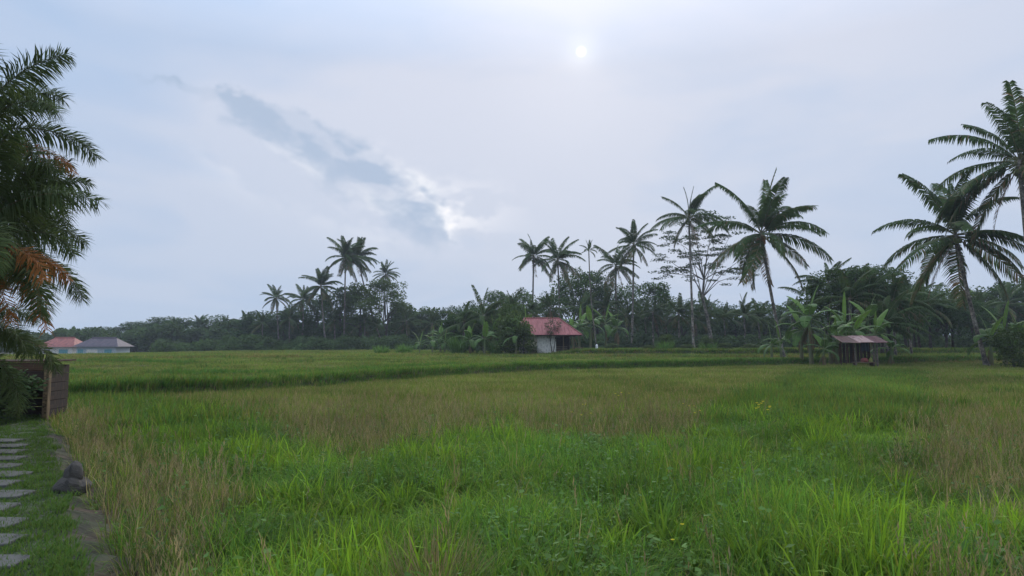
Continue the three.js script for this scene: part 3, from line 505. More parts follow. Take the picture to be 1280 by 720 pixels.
for (const [px, y, d, w] of [[1112, 362, 62, 60], [1132, 360, 72, 56], [1165, 370, 88, 60], [1200, 366, 92, 60], [1232, 368, 90, 60], [1262, 362, 88, 62], [1292, 366, 88, 56], [1148, 380, 80, 50], [1216, 384, 76, 46], [1180, 386, 76, 46]]) tree('loose', px, y, d, w, 'dark loose tree in the grove beside the hut clearing', GR);
for (const [px, y, d, w] of [[886, 384, 108, 46], [920, 390, 110, 46], [956, 386, 108, 44], [992, 384, 104, 46]]) tree('round', px, y, d, w, 'low dark tree filling in behind the young palms', 'low trees behind the young palms');

// the thin, open tree between the two tallest palms: pale trunk, rising forks, flat sprays of leaf
{
  const base = onGround(890, 84); base.y -= 0.05; const t = thing('open_crowned_tree', base, 0, 'thin pale trunked tree with forked branches and sparse flat sprays of leaves', 'tree');
  const r = rng(612), b = new MB(), m = new MB(), L = (px, py, dz = 0) => spot(px, py, 84).sub(base).add(V3(0, 0, dz)), bark = [0.5, 0.47, 0.43];
  const fork = L(880, 350), f2 = L(878, 372);
  b.tube([V3(0, -0.05, 0), L(885, 400), f2, fork], [0.26, 0.2, 0.17, 0.13], 8, bark, 2);
  const tips = [[838, 305, 1.5], [846, 292, -1], [858, 282, 0], [872, 272, 1], [886, 268, -1.5], [900, 278, 1], [914, 292, 0], [926, 306, -1], [936, 318, 1.2], [830, 322, -1.2], [842, 338, 0.5], [905, 315, 2], [918, 340, 0], [866, 300, -2], [893, 300, 0], [932, 345, -0.6], [826, 345, 0.8], [852, 320, 1.8], [880, 290, -2.4]];
  for (const [px, py, dz] of tips) {
    const e = L(px, py, dz), s = r() < 0.5 ? fork : f2, mid = s.clone().lerp(e, 0.5).add(V3((r() - 0.5) * 1.6, 0.2 + r() * 0.9, (r() - 0.5) * 1.2)); b.tube([s, s.clone().lerp(mid, 0.5).add(V3((r() - 0.5) * 0.7, 0.2, 0)), mid, mid.clone().lerp(e, 0.5).add(V3((r() - 0.5) * 0.5, 0.25, (r() - 0.5) * 0.5)), e], [0.07, 0.055, 0.04, 0.025, 0.012], 5, bark, 2);
    for (let q = 0; q < 7; q++) { const at = q > 4 ? mid : e, c = at.clone().add(V3((r() - 0.5) * 2.6, (r() - 0.3) * 1.0, (r() - 0.5) * 2.6)); b.tube([q > 4 ? mid : mid.clone().lerp(e, 0.75), c], [0.014, 0.006], 3, bark, 2); for (let k = 0; k < 60; k++) { const a = r() * 6.28, u = Math.sqrt(r()) * 0.85; leafAt(m, c.x + Math.cos(a) * u, c.y + (r() - 0.5) * 0.26 - u * 0.12, c.z + Math.sin(a) * u, 0.2 + r() * 0.12, r, tint([0.05, 0.085, 0.03], r, 0.4), 0.3); } }
  }
  part('trunk', b.geo(), M.bark, t); part('crown', m.geo(), M.leaf, t);
}

// ---------------------------------------------------------------- coconut palms
coconutPalm(432, 321, 115, 431, 4.0, { n: 32, dead: 1 }, 'tall straight coconut palm, highest of the clump beside the leaning trunk');
coconutPalm(447, 321, 119, 481, 3.9, { n: 30, dead: 1 }, 'tall coconut palm with a long slanting trunk');
coconutPalm(482, 342, 140, 479, 3.2, { n: 24 }, 'small crowned coconut palm alone beside the leaning palm');
coconutPalm(401, 357, 112, 409, 3.7, { n: 28 }, 'coconut palm of middle height with trunk tilted against the tall pair');
coconutPalm(345, 372, 122, 350, 2.9, { n: 22 }, 'short coconut palm at the end of the clump by the low trees');
coconutPalm(379, 374, 120, 378, 3.2, { n: 24 }, 'bushy coconut palm half sunk in the dark trees of the clump');
for (const [px, py, d] of [[250, 404, 150], [307, 400, 142], [216, 408, 152], [281, 408, 146]]) coconutPalm(px, py, d, px + 1, 2.5, { n: 15 }, 'small hazy coconut palm rising out of the low tree row', 'small hazy palms in the low tree row');
coconutPalm(667, 320, 100, 665, 3.5, { n: 22, dead: 1, nuts: 6 }, 'coconut palm behind the red roof with its fronds all combed to one side');
coconutPalm(697, 324, 96, 698, 3.7, { n: 22, dead: 2, nuts: 6 }, 'coconut palm standing directly behind the red roofed house');
coconutPalm(770, 331, 95, 772, 3.7, { n: 20, dead: 3, nuts: 6 }, 'drooping coconut palm with brown hanging fronds beside the areca palm');
coconutPalm(792, 305, 88, 789, 3.8, { n: 20, dead: 1, nuts: 6 }, 'tall coconut palm with straight pale trunk next to the drooping palm');
coconutPalm(861, 270, 78, 866, 4.3, { n: 19, dead: 2, nuts: 8, bark: [0.62, 0.59, 0.54] }, 'tallest coconut palm with pale trunk in front of the open crowned tree');
coconutPalm(951, 290, 56, 978, 5.0, { n: 24, dead: 3, nuts: 14, orange: 1, r0: 0.15, r1: 0.115 }, 'large coconut palm with orange nuts and tilted trunk above the banana plants');
coconutPalm(1194, 291, 45, 1230, 4.9, { n: 25, dead: 1, nuts: 8, r0: 0.15, r1: 0.115, skew: 0.75 }, 'large coconut palm leaning over the clearing beside the hut');
coconutPalm(1274, 200, 41, 1294, 4.9, { n: 30, dead: 1, nuts: 8, r0: 0.16, r1: 0.12 }, 'very tall coconut palm whose crown overlaps the leaning palm by the clearing');
for (const [px, py, d, s] of [[640, 388, 86, 2.9], [662, 390, 88, 2.8], [728, 388, 92, 3.0], [756, 384, 94, 3.2], [782, 394, 92, 2.9], [816, 390, 92, 3.1], [848, 392, 90, 3.0], [870, 398, 92, 2.8]]) coconutPalm(px, py, d, px + 1, s, { n: 17, maxClass: 6, dead: 1 }, 'low palm filling the gap between the tall palm trunks', 'low palms between the tall trunks');
for (const [px, py, d, s] of [[362, 398, 118, 3.0], [418, 400, 116, 3.0], [456, 402, 115, 3.1], [508, 402, 114, 3.0], [540, 404, 110, 2.9], [328, 404, 124, 2.8]]) coconutPalm(px, py, d, px + 1, s, { n: 16, maxClass: 6 }, 'low palm at the foot of the tree clump with the leaning palm', 'low palms at the foot of the tree clump');
const YP = 'young palms in front of the grove';
for (const [px, py, d, s] of [[884, 392, 94, 3.3], [905, 398, 96, 3.0], [930, 394, 92, 3.4], [948, 400, 95, 3.0], [990, 394, 90, 3.2], [806, 398, 95, 2.8], [832, 400, 96, 2.8]]) coconutPalm(px, py, d, px + 1, s, { n: 16, maxClass: 5 }, 'young dark palm with short trunk in the row behind the terrace bank', YP);
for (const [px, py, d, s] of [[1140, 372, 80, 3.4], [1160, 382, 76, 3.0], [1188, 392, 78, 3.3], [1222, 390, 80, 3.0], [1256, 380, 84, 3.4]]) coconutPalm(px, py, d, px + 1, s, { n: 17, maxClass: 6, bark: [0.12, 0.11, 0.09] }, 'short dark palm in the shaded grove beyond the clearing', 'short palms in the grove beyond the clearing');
coconutPalm(1034, 355, 62, 1035, 2.7, { n: 12, maxClass: 4, r0: 0.09, r1: 0.06 }, 'thin young palm poking out above the big banana plant');
coconutPalm(1008, 372, 68, 1010, 2.7, { n: 11, maxClass: 5, r0: 0.1, r1: 0.07 }, 'young palm with few fronds between the large palm and the banana plants');
coconutPalm(604, 396, 72, 606, 3.5, { n: 16, maxClass: 5, dead: 3, r0: 0.16, r1: 0.13 }, 'young palm with upright fronds and a brown skirt beside the house');
coconutPalm(580, 402, 74, 579, 3.0, { n: 14, maxClass: 5 }, 'dark stubby palm next to the tall green grass clump');
coconutPalm(1105, 405, 52, 1108, 2.9, { n: 15, maxClass: 5, r0: 0.12, r1: 0.1 }, 'low feathery palm with yellowish fronds hanging behind the tin roof');
coconutPalm(688, 384, 84, 688, 2.6, { n: 14, dead: 1 }, 'low dark palm peeping over the red roof ridge');

// slender areca palm
{
  const base = onGround(746, 74), top = spot(736, 313, 74).sub(base), t = thing('areca_palm', base, 0, 'slender areca palm with a thin tall trunk and small crown', 'palm tree'), r = rng(31);
  part('trunk', palmTrunk(top, 0.085, 0.06, 5, [0.46, 0.44, 0.38]), M.palmBark, t);
  for (let k = 0; k < 11; k++) { const f = part('frond', coconutFronds[Math.min(6, Math.floor(k * 0.62))][k % 3], M.leaf, t); f.position.copy(top); f.rotation.y = k * 2.4 + r() * 0.4; f.scale.setScalar(0.27 + r() * 0.06); }
}

// ---------------------------------------------------------------- bananas and shrubs by the house and the hut
for (const [px, y, d, s] of [[525, 430, 74, 0.75], [541, 427, 73, 0.9], [556, 429, 74, 0.8]]) banana(px, y, d, { n: 7, s }, 'small bright banana plant standing out on the open grass', 'small bananas on the open grass');
banana(551, 421, 76, { n: 8, s: 1.0 }, 'yellow green banana plant, tallest of those on the open grass');
banana(617, 416, 70, { n: 8, s: 1.1 }, 'bright banana plant in front of the palm with the brown skirt');
banana(632, 411, 71, { n: 8, s: 1.1, dead: 1 }, 'banana plant between the bright banana and the dark leafy shrub');
banana(606, 424, 67, { n: 8, s: 0.95 }, 'bright banana plant beside the tall grass clump');
banana(645, 420, 65, { n: 8, s: 1.0 }, 'light green banana plant in front of the dark glossy shrub');
banana(588, 425, 69, { n: 8, s: 0.95, dead: 1 }, 'banana plant in front of the stubby palm');
banana(657, 406, 72, { n: 6, s: 1.1 }, 'banana plant with one upright leaf against the red roof corner');
for (const [px, y, d, s] of [[724, 408, 80, 1.2], [738, 404, 79, 1.2], [757, 405, 80, 1.25], [771, 410, 79, 1.1], [716, 412, 78, 1.0]]) banana(px, y, d, { n: 9, s, dead: 2 }, 'dark green banana plant in the clump between the house and the palm trunks', 'banana clump next to the house');
banana(1012, 398, 46.5, { n: 10, s: 1.15, dead: 9 }, 'big banana plant with drooping leaves and a shaggy skirt of dead leaves');
banana(1000, 412, 48, { n: 8, s: 1.0, dead: 2 }, 'banana plant with drooping leaves tucked behind the big shaggy one');
banana(1066, 416, 46.8, { n: 8, s: 1.0 }, 'banana plant with broad bright leaves rising behind the tin roof');
banana(1036, 420, 46.5, { n: 7, s: 0.95, dead: 2 }, 'banana plant with one low broad leaf next to the hut post');
banana(1056, 408, 50, { n: 9, s: 1.2, dead: 2 }, 'tall banana plant in the shade behind the hut');
banana(1085, 400, 51, { n: 8, s: 1.15, dead: 3 }, 'banana plant with yellowing leaves behind the pale roof sheet');
banana(963, 431, 50, { n: 5, s: 0.8 }, 'young banana plant with few upright leaves under the large palm');
banana(975, 427, 51, { n: 6, s: 0.85 }, 'slim banana plant beside the young one under the large palm');
banana(1253, 416, 46, { n: 9, s: 1.15, dead: 2 }, 'banana plant with a bright upright leaf at the clearing edge');
banana(1236, 424, 45, { n: 7, s: 0.95, dead: 2 }, 'banana plant at the foot of the leaning palm');
banana(1272, 420, 44, { n: 9, s: 1.1 }, 'dark banana plant behind the round shrub at the clearing edge');

tree('bush', 654, 409, 65.5, 30, 'dark shrub covering the roof corner of the house', null, 'tall_shrub', 'shrub');
tree('bush', 642, 400, 66.5, 44, 'dark glossy leaved shrub hiding the corner of the house', null, 'tall_shrub', 'shrub');
tree('bush', 664, 434, 68.5, 26, 'low spreading shrub at the foot of the white wall', null, 'low_shrub', 'shrub');
tree('bush', 1264, 415, 42.5, 40, 'dark rounded shrub under the very tall palm', null, 'tall_shrub', 'shrub');
banana(1027, 436, 45.2, { n: 7, s: 0.8, dead: 3 }, 'small banana plant crowding the side of the hut');
banana(1044, 428, 46.2, { n: 7, s: 0.9, dead: 2 }, 'banana plant leaning in beside the rusty brown roof sheet');
banana(1112, 436, 47.5, { n: 7, s: 0.85, dead: 2 }, 'small banana plant on the open side of the hut');
banana(1092, 418, 47.5, { n: 8, s: 0.95 }, 'banana plant with leaves over the dark red roof sheet');
for (const [px, y, w] of [[832, 421, 20], [884, 423, 16], [905, 430, 20], [858, 432, 18], [765, 431, 20], [810, 433, 18], [940, 431, 24]]) tree('bush', px, y, 70, w, 'small rounded green bush on the terrace bank', 'small bushes on the terrace bank', 'low_shrub', 'shrub');
// leafy saplings in front of the house
{
  const base = onGround(690, 68), t = thing('sapling', base, 0, 'thin forked sapling with sparse leaves in front of the porch', 'tree'), r = rng(41), b = new MB(), m = new MB(), bark = [0.2, 0.17, 0.13], L = (px, py) => spot(px, py, 68).sub(base);
  const tips = [[684, 408], [688, 400], [692, 404], [696, 412], [699, 405], [690, 414], [686, 418], [697, 420]];
  b.tube([V3(0, -0.04, 0), L(689.5, 436), L(688, 428)], [0.06, 0.05, 0.035], 6, bark); b.tube([V3(0.05, -0.04, 0), L(693, 434), L(694, 424)], [0.05, 0.04, 0.03], 6, bark);
  for (const [px, py] of tips) { const e = L(px, py); e.z += (r() - 0.5) * 0.8; b.tube([px < 692 ? L(688, 428) : L(694, 424), e], [0.025, 0.008], 4, bark); for (let k = 0; k < 75; k++) leafAt(m, e.x + (r() - 0.5) * 0.55, e.y + (r() - 0.5) * 0.8, e.z + (r() - 0.5) * 0.7, 0.1 + r() * 0.1, r, tint([0.05, 0.075, 0.025], r, 0.4), 0.9); }
  part('stem', b.geo(), M.bark, t); part('crown', m.geo(), M.leaf, t);
}
// tall clumps of fodder grass
function grassClump(name, px, dist, h, spread, n, w, cols, label, group, curl = 0.9, lean = 0.22) {
  const base = onGround(px, dist); base.y -= 0.03; const seed = Math.round(px + dist * 3);
  return whole(name, tuft({ n, len: h * 1.15, w, lean, curl, spread, cols, seed, segs: 5, vary: 0.45 }), M.grass, base, label, 'grass clump', group);
}
const TALL = [[0.10, 0.20, 0.035], [0.12, 0.22, 0.04], [0.085, 0.17, 0.035]];
grassClump('tall_grass', 574, 69, 2.4, 0.75, 260, 0.06, TALL, 'tall bright green clump of fodder grass next to the stubby palm');
grassClump('tall_grass', 620, 68, 1.7, 0.7, 220, 0.055, TALL, 'tall green grass clump under the bright banana by the house');
for (const [px, d, h] of [[506, 70, 1.4], [478, 68, 1.2], [830, 68, 1.3], [884, 69, 1.1]]) grassClump('tall_grass', px, d, h, 0.8, 200, 0.05, TALL, 'rounded clump of long fresh grass on the terrace', 'long grass clumps on the terrace');
// straw coloured tussock and bright broad tufts in the foreground
grassClump('straw_tussock', 545, 4.15, 0.52, 0.22, 480, 0.005, [[0.24, 0.185, 0.085], [0.18, 0.14, 0.06], [0.12, 0.16, 0.035], [0.30, 0.24, 0.12]], 'straw coloured tussock of fine dry grass among green weeds', null, 0.55, 0.3);
for (const [px, d, h, s] of [[985, 4.2, 0.42, 0.2], [930, 5.0, 0.45, 0.16], [700, 4.1, 0.4, 0.16], [820, 5.6, 0.45, 0.16], [760, 3.8, 0.36, 0.2]]) grassClump('broad_leaf_tuft', px, d, h, s, 60, 0.02, [[0.12, 0.21, 0.02], [0.10, 0.18, 0.022]], 'bright yellow green tuft of broad grass blades in the lush patch', 'bright tufts in the lush patch', 0.6, 0.3);
// yellow flowers
{
  const r = rng(808), stalk = new MB(); blade(stalk, 0, 0, 0, 0.5, 0.006, 0.05, 0.2, [0.08, 0.12, 0.03], 3); const sg = stalk.geo();
  const fl = new MB(); for (let k = 0; k < 7; k++) { const a = k * 0.9, c = [0.62, 0.5, 0.03]; const o = fl.v(0, 0, 0, c), p1 = fl.v(Math.cos(a) * 0.02, 0.008, Math.sin(a) * 0.02, c), p2 = fl.v(Math.cos(a + 0.7) * 0.02, 0.008, Math.sin(a + 0.7) * 0.02, c); fl.tri(o, p1, p2); } const fg = fl.geo();
  for (const [px, d, n, s] of [[945, 12.6, 9, 1.6], [772, 15, 4, 1.4], [718, 12, 3, 1.2], [728, 12.4, 3, 1.2], [857, 13.5, 3, 1.2], [805, 4.4, 2, 0.7], [870, 12, 2, 1.2]]) {
    const base = onGround(px, d), t = thing('flowering_weed', base, 0, n > 6 ? 'largest cluster of small yellow flowers standing out of the field' : 'few small yellow flowers on thin stalks in the field grass', 'wildflower', n > 6 ? null : 'small yellow wildflowers in the field');
    for (let k = 0; k < n; k++) { const x = (r() - 0.5) * 0.34, z = (r() - 0.5) * 0.3, q = part('stalk', sg, M.grass, t); q.position.set(x, 0, z); const hh = 0.8 + r() * 0.35; q.scale.set(1, hh, 1); const f = part('flower', fg, M.leaf, t); f.position.set(x + 0.06 * hh, 0.485 * hh, z); f.scale.setScalar(s); }
  }
}

// ---------------------------------------------------------------- house with the red tin roof
{
  const base = onGround(682, 70); base.y -= 0.08; const t = thing('house', base, 0.05, 'small white walled house with red tin hip roof and open porch', 'house');
  const E = 2.15, R = 3.98, ex = 3.6, ez = 2.5, rx0 = -2.3, rx1 = 1.45;   // eaves, ridge, half sizes
  part('plinth', box(6.4, 0.3, 4.2, 0.1, 0.1, 0), M.cement, t);
  part('wall', box(1.7, 1.95, 3.4, -1.95, 1.22, 0.02, 0.004), M.cream, t).userData.label = 'cream side section of the wall';
  part('wall', box(2.0, 1.95, 3.5, -0.09, 1.22, 0.06, 0.004), M.white, t);
  const door = part('door', box(0.8, 1.65, 0.06, 0.94, 1.08, 0.6), M.woodDark, t); door.rotation.y = Math.PI / 2; door.position.set(0.35, 0, 1.2);
  part('beam', box(2.2, 0.12, 0.12, 2.0, 2.08, 1.72), M.woodBrown, t);
  for (const [x, z] of [[1.72, 1.72], [2.85, 1.72], [2.85, -1.6]]) part('porch_post', box(0.11, 1.8, 0.11, x, 1.14, z), z > 0 ? M.woodPale : M.woodGrey, t);
  for (const y of [0.5, 0.72, 0.92]) part('rail', box(1.25, 0.09, 0.05, 1.55, y, 1.3), M.woodGrey, t);
  part('bench', box(1.4, 0.08, 0.5, 1.6, 0.62, 0.7), M.woodBrown, t);
  part('back_wall', box(2.0, 1.9, 0.12, 1.92, 1.2, -1.7), M.woodDark, t);
  // hip roof of standing tin sheets
  const roof = part('roof', (() => { const m = new MB(), c = [1, 1, 1]; const y = E - 0.05; const q = [[-ex + 0.05, y, ez - 0.05], [ex - 0.05, y, ez - 0.05], [ex - 0.05, y, -ez + 0.05], [-ex + 0.05, y, -ez + 0.05], [rx0, R - 0.06, 0], [rx1, R - 0.06, 0]].map((p) => m.v(...p, c)); m.quad(q[0], q[1], q[5], q[4]); m.quad(q[2], q[3], q[4], q[5]); m.tri(q[1], q[2], q[5]); m.tri(q[3], q[0], q[4]); return m.geo(); })(), M.woodDark, t);
  const sheet = (u0, u1, A, B, apexL, apexR, k) => {   // strip of the slope between eave points, clipped by the hips
    const m = new MB(), c = [1, 1, 1], N = 8, at = (u, lift) => { const e = A.clone().lerp(B, u), along = B.clone().sub(A), ap = apexL.clone().lerp(apexR, 0.5), s = u * along.length(), l0 = apexL.clone().sub(A).dot(along) / along.length(), l1 = apexR.clone().sub(A).dot(along) / along.length(), f = s < l0 ? s / l0 : s > l1 ? (along.length() - s) / (along.length() - l1) : 1; const up = apexL.clone().sub(A); up.addScaledVector(along, -l0 / along.length()); const top = e.clone().addScaledVector(up, clamp(f)); e.y += lift; top.y += lift; return [e, top]; };
    let a0, a1, b0, b1; for (let i = 0; i <= N; i++) { const u = lerp(u0, u1, i / N), lift = 0.03 + (i % 2) * 0.022 + k * 0.004, [e, tp] = at(u, lift); const n0 = m.v(e.x, e.y, e.z, c, u * 6, 0), n1 = m.v(tp.x, tp.y, tp.z, c, u * 6, 1); if (i) m.quad(a0, n0, n1, a1); a0 = n0; a1 = n1; } return m.geo();
  };
  const c1 = V3(-ex, E, ez), c2 = V3(ex, E, ez), c3 = V3(ex, E, -ez), c4 = V3(-ex, E, -ez), r0 = V3(rx0, R, 0), r1 = V3(rx1, R, 0);
  const face = (A, B, a, b, n) => { for (let k = 0; k < n; k++) part('roof_sheet', sheet(k / n, (k + 1.04) / n > 1 ? 1 : (k + 1.04) / n, A, B, a, b, k % 2), M.roofRed[(k * 2 + n) % 3], roof); };
  face(c1, c2, r0, r1, 9); face(c2, c3, r1, r1, 6); face(c3, c4, r1, r0, 9); face(c4, c1, r0, r0, 6);
  const cap = (A, B) => { const g = new MB().tube([A.clone().add(V3(0, 0.06, 0)), B.clone().add(V3(0, 0.06, 0))], [0.07, 0.07], 6, [1, 1, 1]).geo(); part('ridge_cap', g, M.roofRed[1], roof); };
  cap(r0, r1); cap(c1, r0); cap(c2, r1); cap(c3, r1); cap(c4, r0);
  part('fascia', box(7.1, 0.09, 0.03, 0, E - 0.03, ez - 0.05), M.woodDark, t);
}
{ const b = onGround(722.5, 69), t = thing('low_table', b, 0.1, 'low pale wooden table standing on the grass by the porch', 'table'); part('table_top', box(1.0, 0.05, 0.5, 0, 0.5, 0), M.woodPale, t); for (const [x, z] of [[-0.42, 0.18], [0.42, 0.18], [-0.42, -0.18], [0.42, -0.18]]) part('leg', box(0.06, 0.52, 0.06, x, 0.23, z), M.woodGrey, t); }
{ const b = onGround(745.5, 70), t = thing('white_stake', b, 0, 'short white stake with rounded cap in the grass beside the bananas', 'stake'); const wm = new THREE.MeshStandardMaterial({ color: 0xe8e8e4, roughness: 0.6 }); part('stake_body', new THREE.CylinderGeometry(0.13, 0.14, 0.66, 14).translate(0, 0.3, 0), wm, t); part('cap', new THREE.SphereGeometry(0.135, 14, 7, 0, 6.2832, 0, 1.5708).translate(0, 0.63, 0), wm, t); }

// ---------------------------------------------------------------- tin roofed field hut
{
  const base = onGround(1076, 44), t = thing('field_hut', base, -0.06, 'small open field hut with rusty tin lean-to roof on posts', 'hut'); t.scale.x = 0.92;
  const sheetGeo = (w) => { const m = new MB(), c = [1, 1, 1], N = Math.round(w / 0.076) * 4, L = 1.75, a = []; for (let i = 0; i <= N; i++) { const u = i / N, x = (u - 0.5) * w, y = Math.cos(x / 0.076 * 6.283) * 0.012; const p0 = m.v(x, y, 0, c, u, 0), p1 = m.v(x, y, L, c, u, 1), q0 = m.v(x, y - 0.006, 0, c, u, 0), q1 = m.v(x, y - 0.006, L, c, u, 1); if (i) { m.quad(a[0], a[1], p1, p0); m.quad(a[2], q0, q1, a[3]); m.quad(a[1], a[3], q1, p1); } a.splice(0, 4, p0, p1, q0, q1); } return m.geo(); };
  const cols = [[[0.46, 0.33, 0.29], [0.36, 0.26, 0.24]], [[0.74, 0.62, 0.59], [0.60, 0.45, 0.42]], [[0.44, 0.27, 0.27], [0.34, 0.22, 0.21]]];
  [[-1.14, 1.34, 0.02, 'rusty brown tin sheet'], [-0.04, 1.12, 0.045, 'pale pinkish tin sheet'], [0.98, 1.06, 0.03, 'dark red tin sheet']].forEach(([x, w, dy, lb], k) => { const s = part('roof_sheet', sheetGeo(w), metal(rustT(k * 4.1 + 2, ...cols[k])), t); s.userData.label = lb; s.position.set(x, 2.12 + dy, -0.95); s.rotation.set(0.27, 0, k === 0 ? -0.045 : 0.01); });
  for (const z of [-0.75, 0.45]) part('rafter', box(2.9, 0.07, 0.07, 0, z < 0 ? 2.02 : 1.69, z), M.woodBrown, t);
  const pole = (x0, z0, h, r0, lean, mat, nm = 'post') => part(nm, new MB().tube([V3(x0, -0.1, z0), V3(x0 + lean * 0.5, h * 0.5, z0), V3(x0 + lean, h, z0)], [r0, r0 * 0.95, r0 * 0.85], 8, [1, 1, 1], 1, true).geo(), mat, t);
  pole(-0.74, 0.46, 1.72, 0.055, -0.06, M.woodGrey); pole(0.8, 0.46, 1.72, 0.075, 0.0, M.woodGrey); pole(0.62, 0.36, 1.72, 0.06, 0.02, M.woodGrey); pole(-0.34, -0.7, 2.02, 0.04, -0.02, M.woodBrown); pole(0.9, -0.75, 2.02, 0.05, 0, M.woodBrown); pole(-1.25, -0.7, 2.02, 0.04, 0.05, M.woodBrown); pole(-1.35, 0.2, 1.6, 0.03, 0.28, M.woodBrown, 'brace');
  for (let k = 0; k < 9; k++) part('wall_plank', box(0.2, 1.35, 0.025, -1.2 + k * 0.255, 0.95, -0.82), k % 2 ? M.woodDark : M.woodBrown, t);
  for (let k = 0; k < 3; k++) part('bench_plank', box(1.45, 0.045, 0.16, -0.05, 0.34 + (k === 1 ? 0.006 : 0), 0.36 - k * 0.19), M.woodPale, t);
  for (const x of [-0.68, 0.56]) part('bench_leg', box(0.07, 0.4, 0.3, x, 0.12, 0.18), M.woodBrown, t);
  const top = base.clone();
  const lump = (seed, sx, sy, sz) => { const g = new THREE.IcosahedronGeometry(1, 3), p = g.attributes.position; for (let i = 0; i < p.count; i++) { const x = p.getX(i), y = p.getY(i), z = p.getZ(i), k = 0.8 + 0.45 * fbm(x * 1.6 + seed, y * 1.6, z * 1.6, 4); p.setXYZ(i, x * k * sx, Math.max(y * k, -0.55) * sy, z * k * sz); } g.computeVertexNormals(); return g; };
  const at = (x, y, z) => V3(x, y, z).applyAxisAngle(V3(0, 1, 0), -0.06).add(top);
  whole('cloth_bundle', lump(3, 0.24, 0.19, 0.2), new THREE.MeshStandardMaterial({ color: 0x7a4038, roughness: 1 }), at(0.02, 0.46, 0.18), 'reddish bundle lying on the bench of the field hut', 'bundle');
  whole('green_bundle', lump(9, 0.12, 0.2, 0.12), new THREE.MeshStandardMaterial({ color: 0x7d8040, roughness: 1 }), at(0.42, 0.46, 0.22), 'small yellow green bundle at the bench end in the hut', 'bundle');
  const cl = new MB(), n = 10; for (let i = 0; i <= n; i++) { const x = (i / n - 0.5) * 0.55, z = Math.sin(i * 1.7) * 0.04; const a = cl.v(x, 0, z, [0.03, 0.035, 0.045]), b = cl.v(x * 1.05, -0.62 - 0.05 * Math.sin(i), z * 1.6, [0.03, 0.035, 0.045]); if (i) cl.quad(a - 2, b - 2, b, a); }
  whole('hanging_cloth', cl.geo(), M.plain, at(0.18, 1.72, 0.05), 'dark cloth hanging under the tin roof of the hut', 'cloth');
}

// ---------------------------------------------------------------- far houses beyond the fence
function farHouse(px, dist, w, d, wallH, roofH, ridge, turn, wallM, roofCols, label, panels) {
  const b = onGround(px, dist); b.y -= 0.1; const t = thing('far_house', b, turn, label, 'house');
  part('wall', box(w, wallH, d, 0, wallH / 2, 0), wallM, t);
  for (const [x, pw, m] of panels) part('wall_panel', box(pw, wallH * 0.5, 0.06, x, wallH * 0.42, d / 2 + 0.035), m, t);
  const m = new MB(), o = 0.55, X = w / 2 + o, Z = d / 2 + o, c = [1, 1, 1], q = (p, u, v) => m.v(...p, c, u, v);
  const A = [-X, wallH, Z], B = [X, wallH, Z], C = [X, wallH, -Z], Dd = [-X, wallH, -Z], P = [-ridge, wallH + roofH, 0], Q = [ridge, wallH + roofH, 0];
  m.quad(q(A, 0, 0), q(B, 3, 0), q(Q, 2, 1), q(P, 1, 1)); m.quad(q(C, 0, 0), q(Dd, 3, 0), q(P, 2, 1), q(Q, 1, 1)); m.tri(q(B, 0, 0), q(C, 2, 0), q(Q, 1, 1)); m.tri(q(Dd, 0, 0), q(A, 2, 0), q(P, 1, 1)); m.quad(q(A, 0, 0), q(Dd, 0, 1), q(C, 1, 1), q(B, 1, 0));
  const roof = part('roof', m.geo(), metal(rustT(6.6, ...roofCols)), t);
  part('ridge_cap', new MB().tube([V3(-ridge, wallH + roofH + 0.05, 0), V3(ridge, wallH + roofH + 0.05, 0)], [0.14, 0.14], 6, c).geo(), roof.material, roof);
  return t;
}
M.cyan = plaster(0x6aa9b5); M.darkPanel = plaster(0x3c4248);
farHouse(132, 116, 6.6, 5, 1.45, 1.55, 2.1, 0.1, M.blueWall, [[0.36, 0.31, 0.34], [0.29, 0.26, 0.30]], 'far low house with dark purplish hip roof and pale blue wall', [[-2.6, 0.9, M.cyan], [-0.7, 1.8, M.white], [2.0, 1.2, M.cyan]]);
farHouse(83, 122, 6.0, 5, 1.4, 1.7, 1.8, 0.05, M.white, [[0.66, 0.38, 0.33], [0.56, 0.31, 0.28]], 'far low house with orange tiled roof next to the purplish roof', [[-1.6, 1.2, M.darkPanel], [1.4, 1.6, M.cyan]]);
farHouse(212, 126, 4.2, 3.6, 1.1, 1.0, 1.2, 0.2, M.cement, [[0.42, 0.33, 0.30], [0.36, 0.28, 0.26]], 'small far shed with brownish roof under the tree row', [[0.3, 0.9, M.darkPanel]]);

// ---------------------------------------------------------------- garden edge: shelter, stone, stepping stones, foxtail palms
{
  const b = onGround(20, 13.4); b.y -= 0.04; const t = thing('wooden_shelter', b, 0.12, 'low dark wooden shelter with open front and one pale corner post', 'shelter');
  for (let k = 0; k < 3; k++) part('fascia_board', box(1.78, 0.17, 0.03, 0, 1.09 - k * 0.18, 0.42 + (k % 2) * 0.004), k === 1 ? M.woodDark : M.woodBrown, t);
  for (let k = 0; k < 6; k++) part('roof_board', box(1.9, 0.03, 0.16, 0, 1.195 + (k % 2) * 0.006, 0.36 - k * 0.165), M.woodBrown, t);
  for (let k = 0; k < 6; k++) part('back_board', box(1.7, 0.17, 0.025, 0, 0.12 + k * 0.18, -0.46), M.woodDark, t);
  for (let k = 0; k < 6; k++) for (const s of [-1, 1]) part('side_board', box(0.025, 0.17, 0.84, s * 0.86, 0.12 + k * 0.18, -0.02), M.woodDark, t);
  part('corner_post', box(0.1, 1.2, 0.1, 0.93, 0.57, 0.44), M.woodPale, t).userData.label = 'pale corner post'; part('corner_post', box(0.09, 1.17, 0.09, -0.93, 0.56, 0.44), M.woodBrown, t);
}
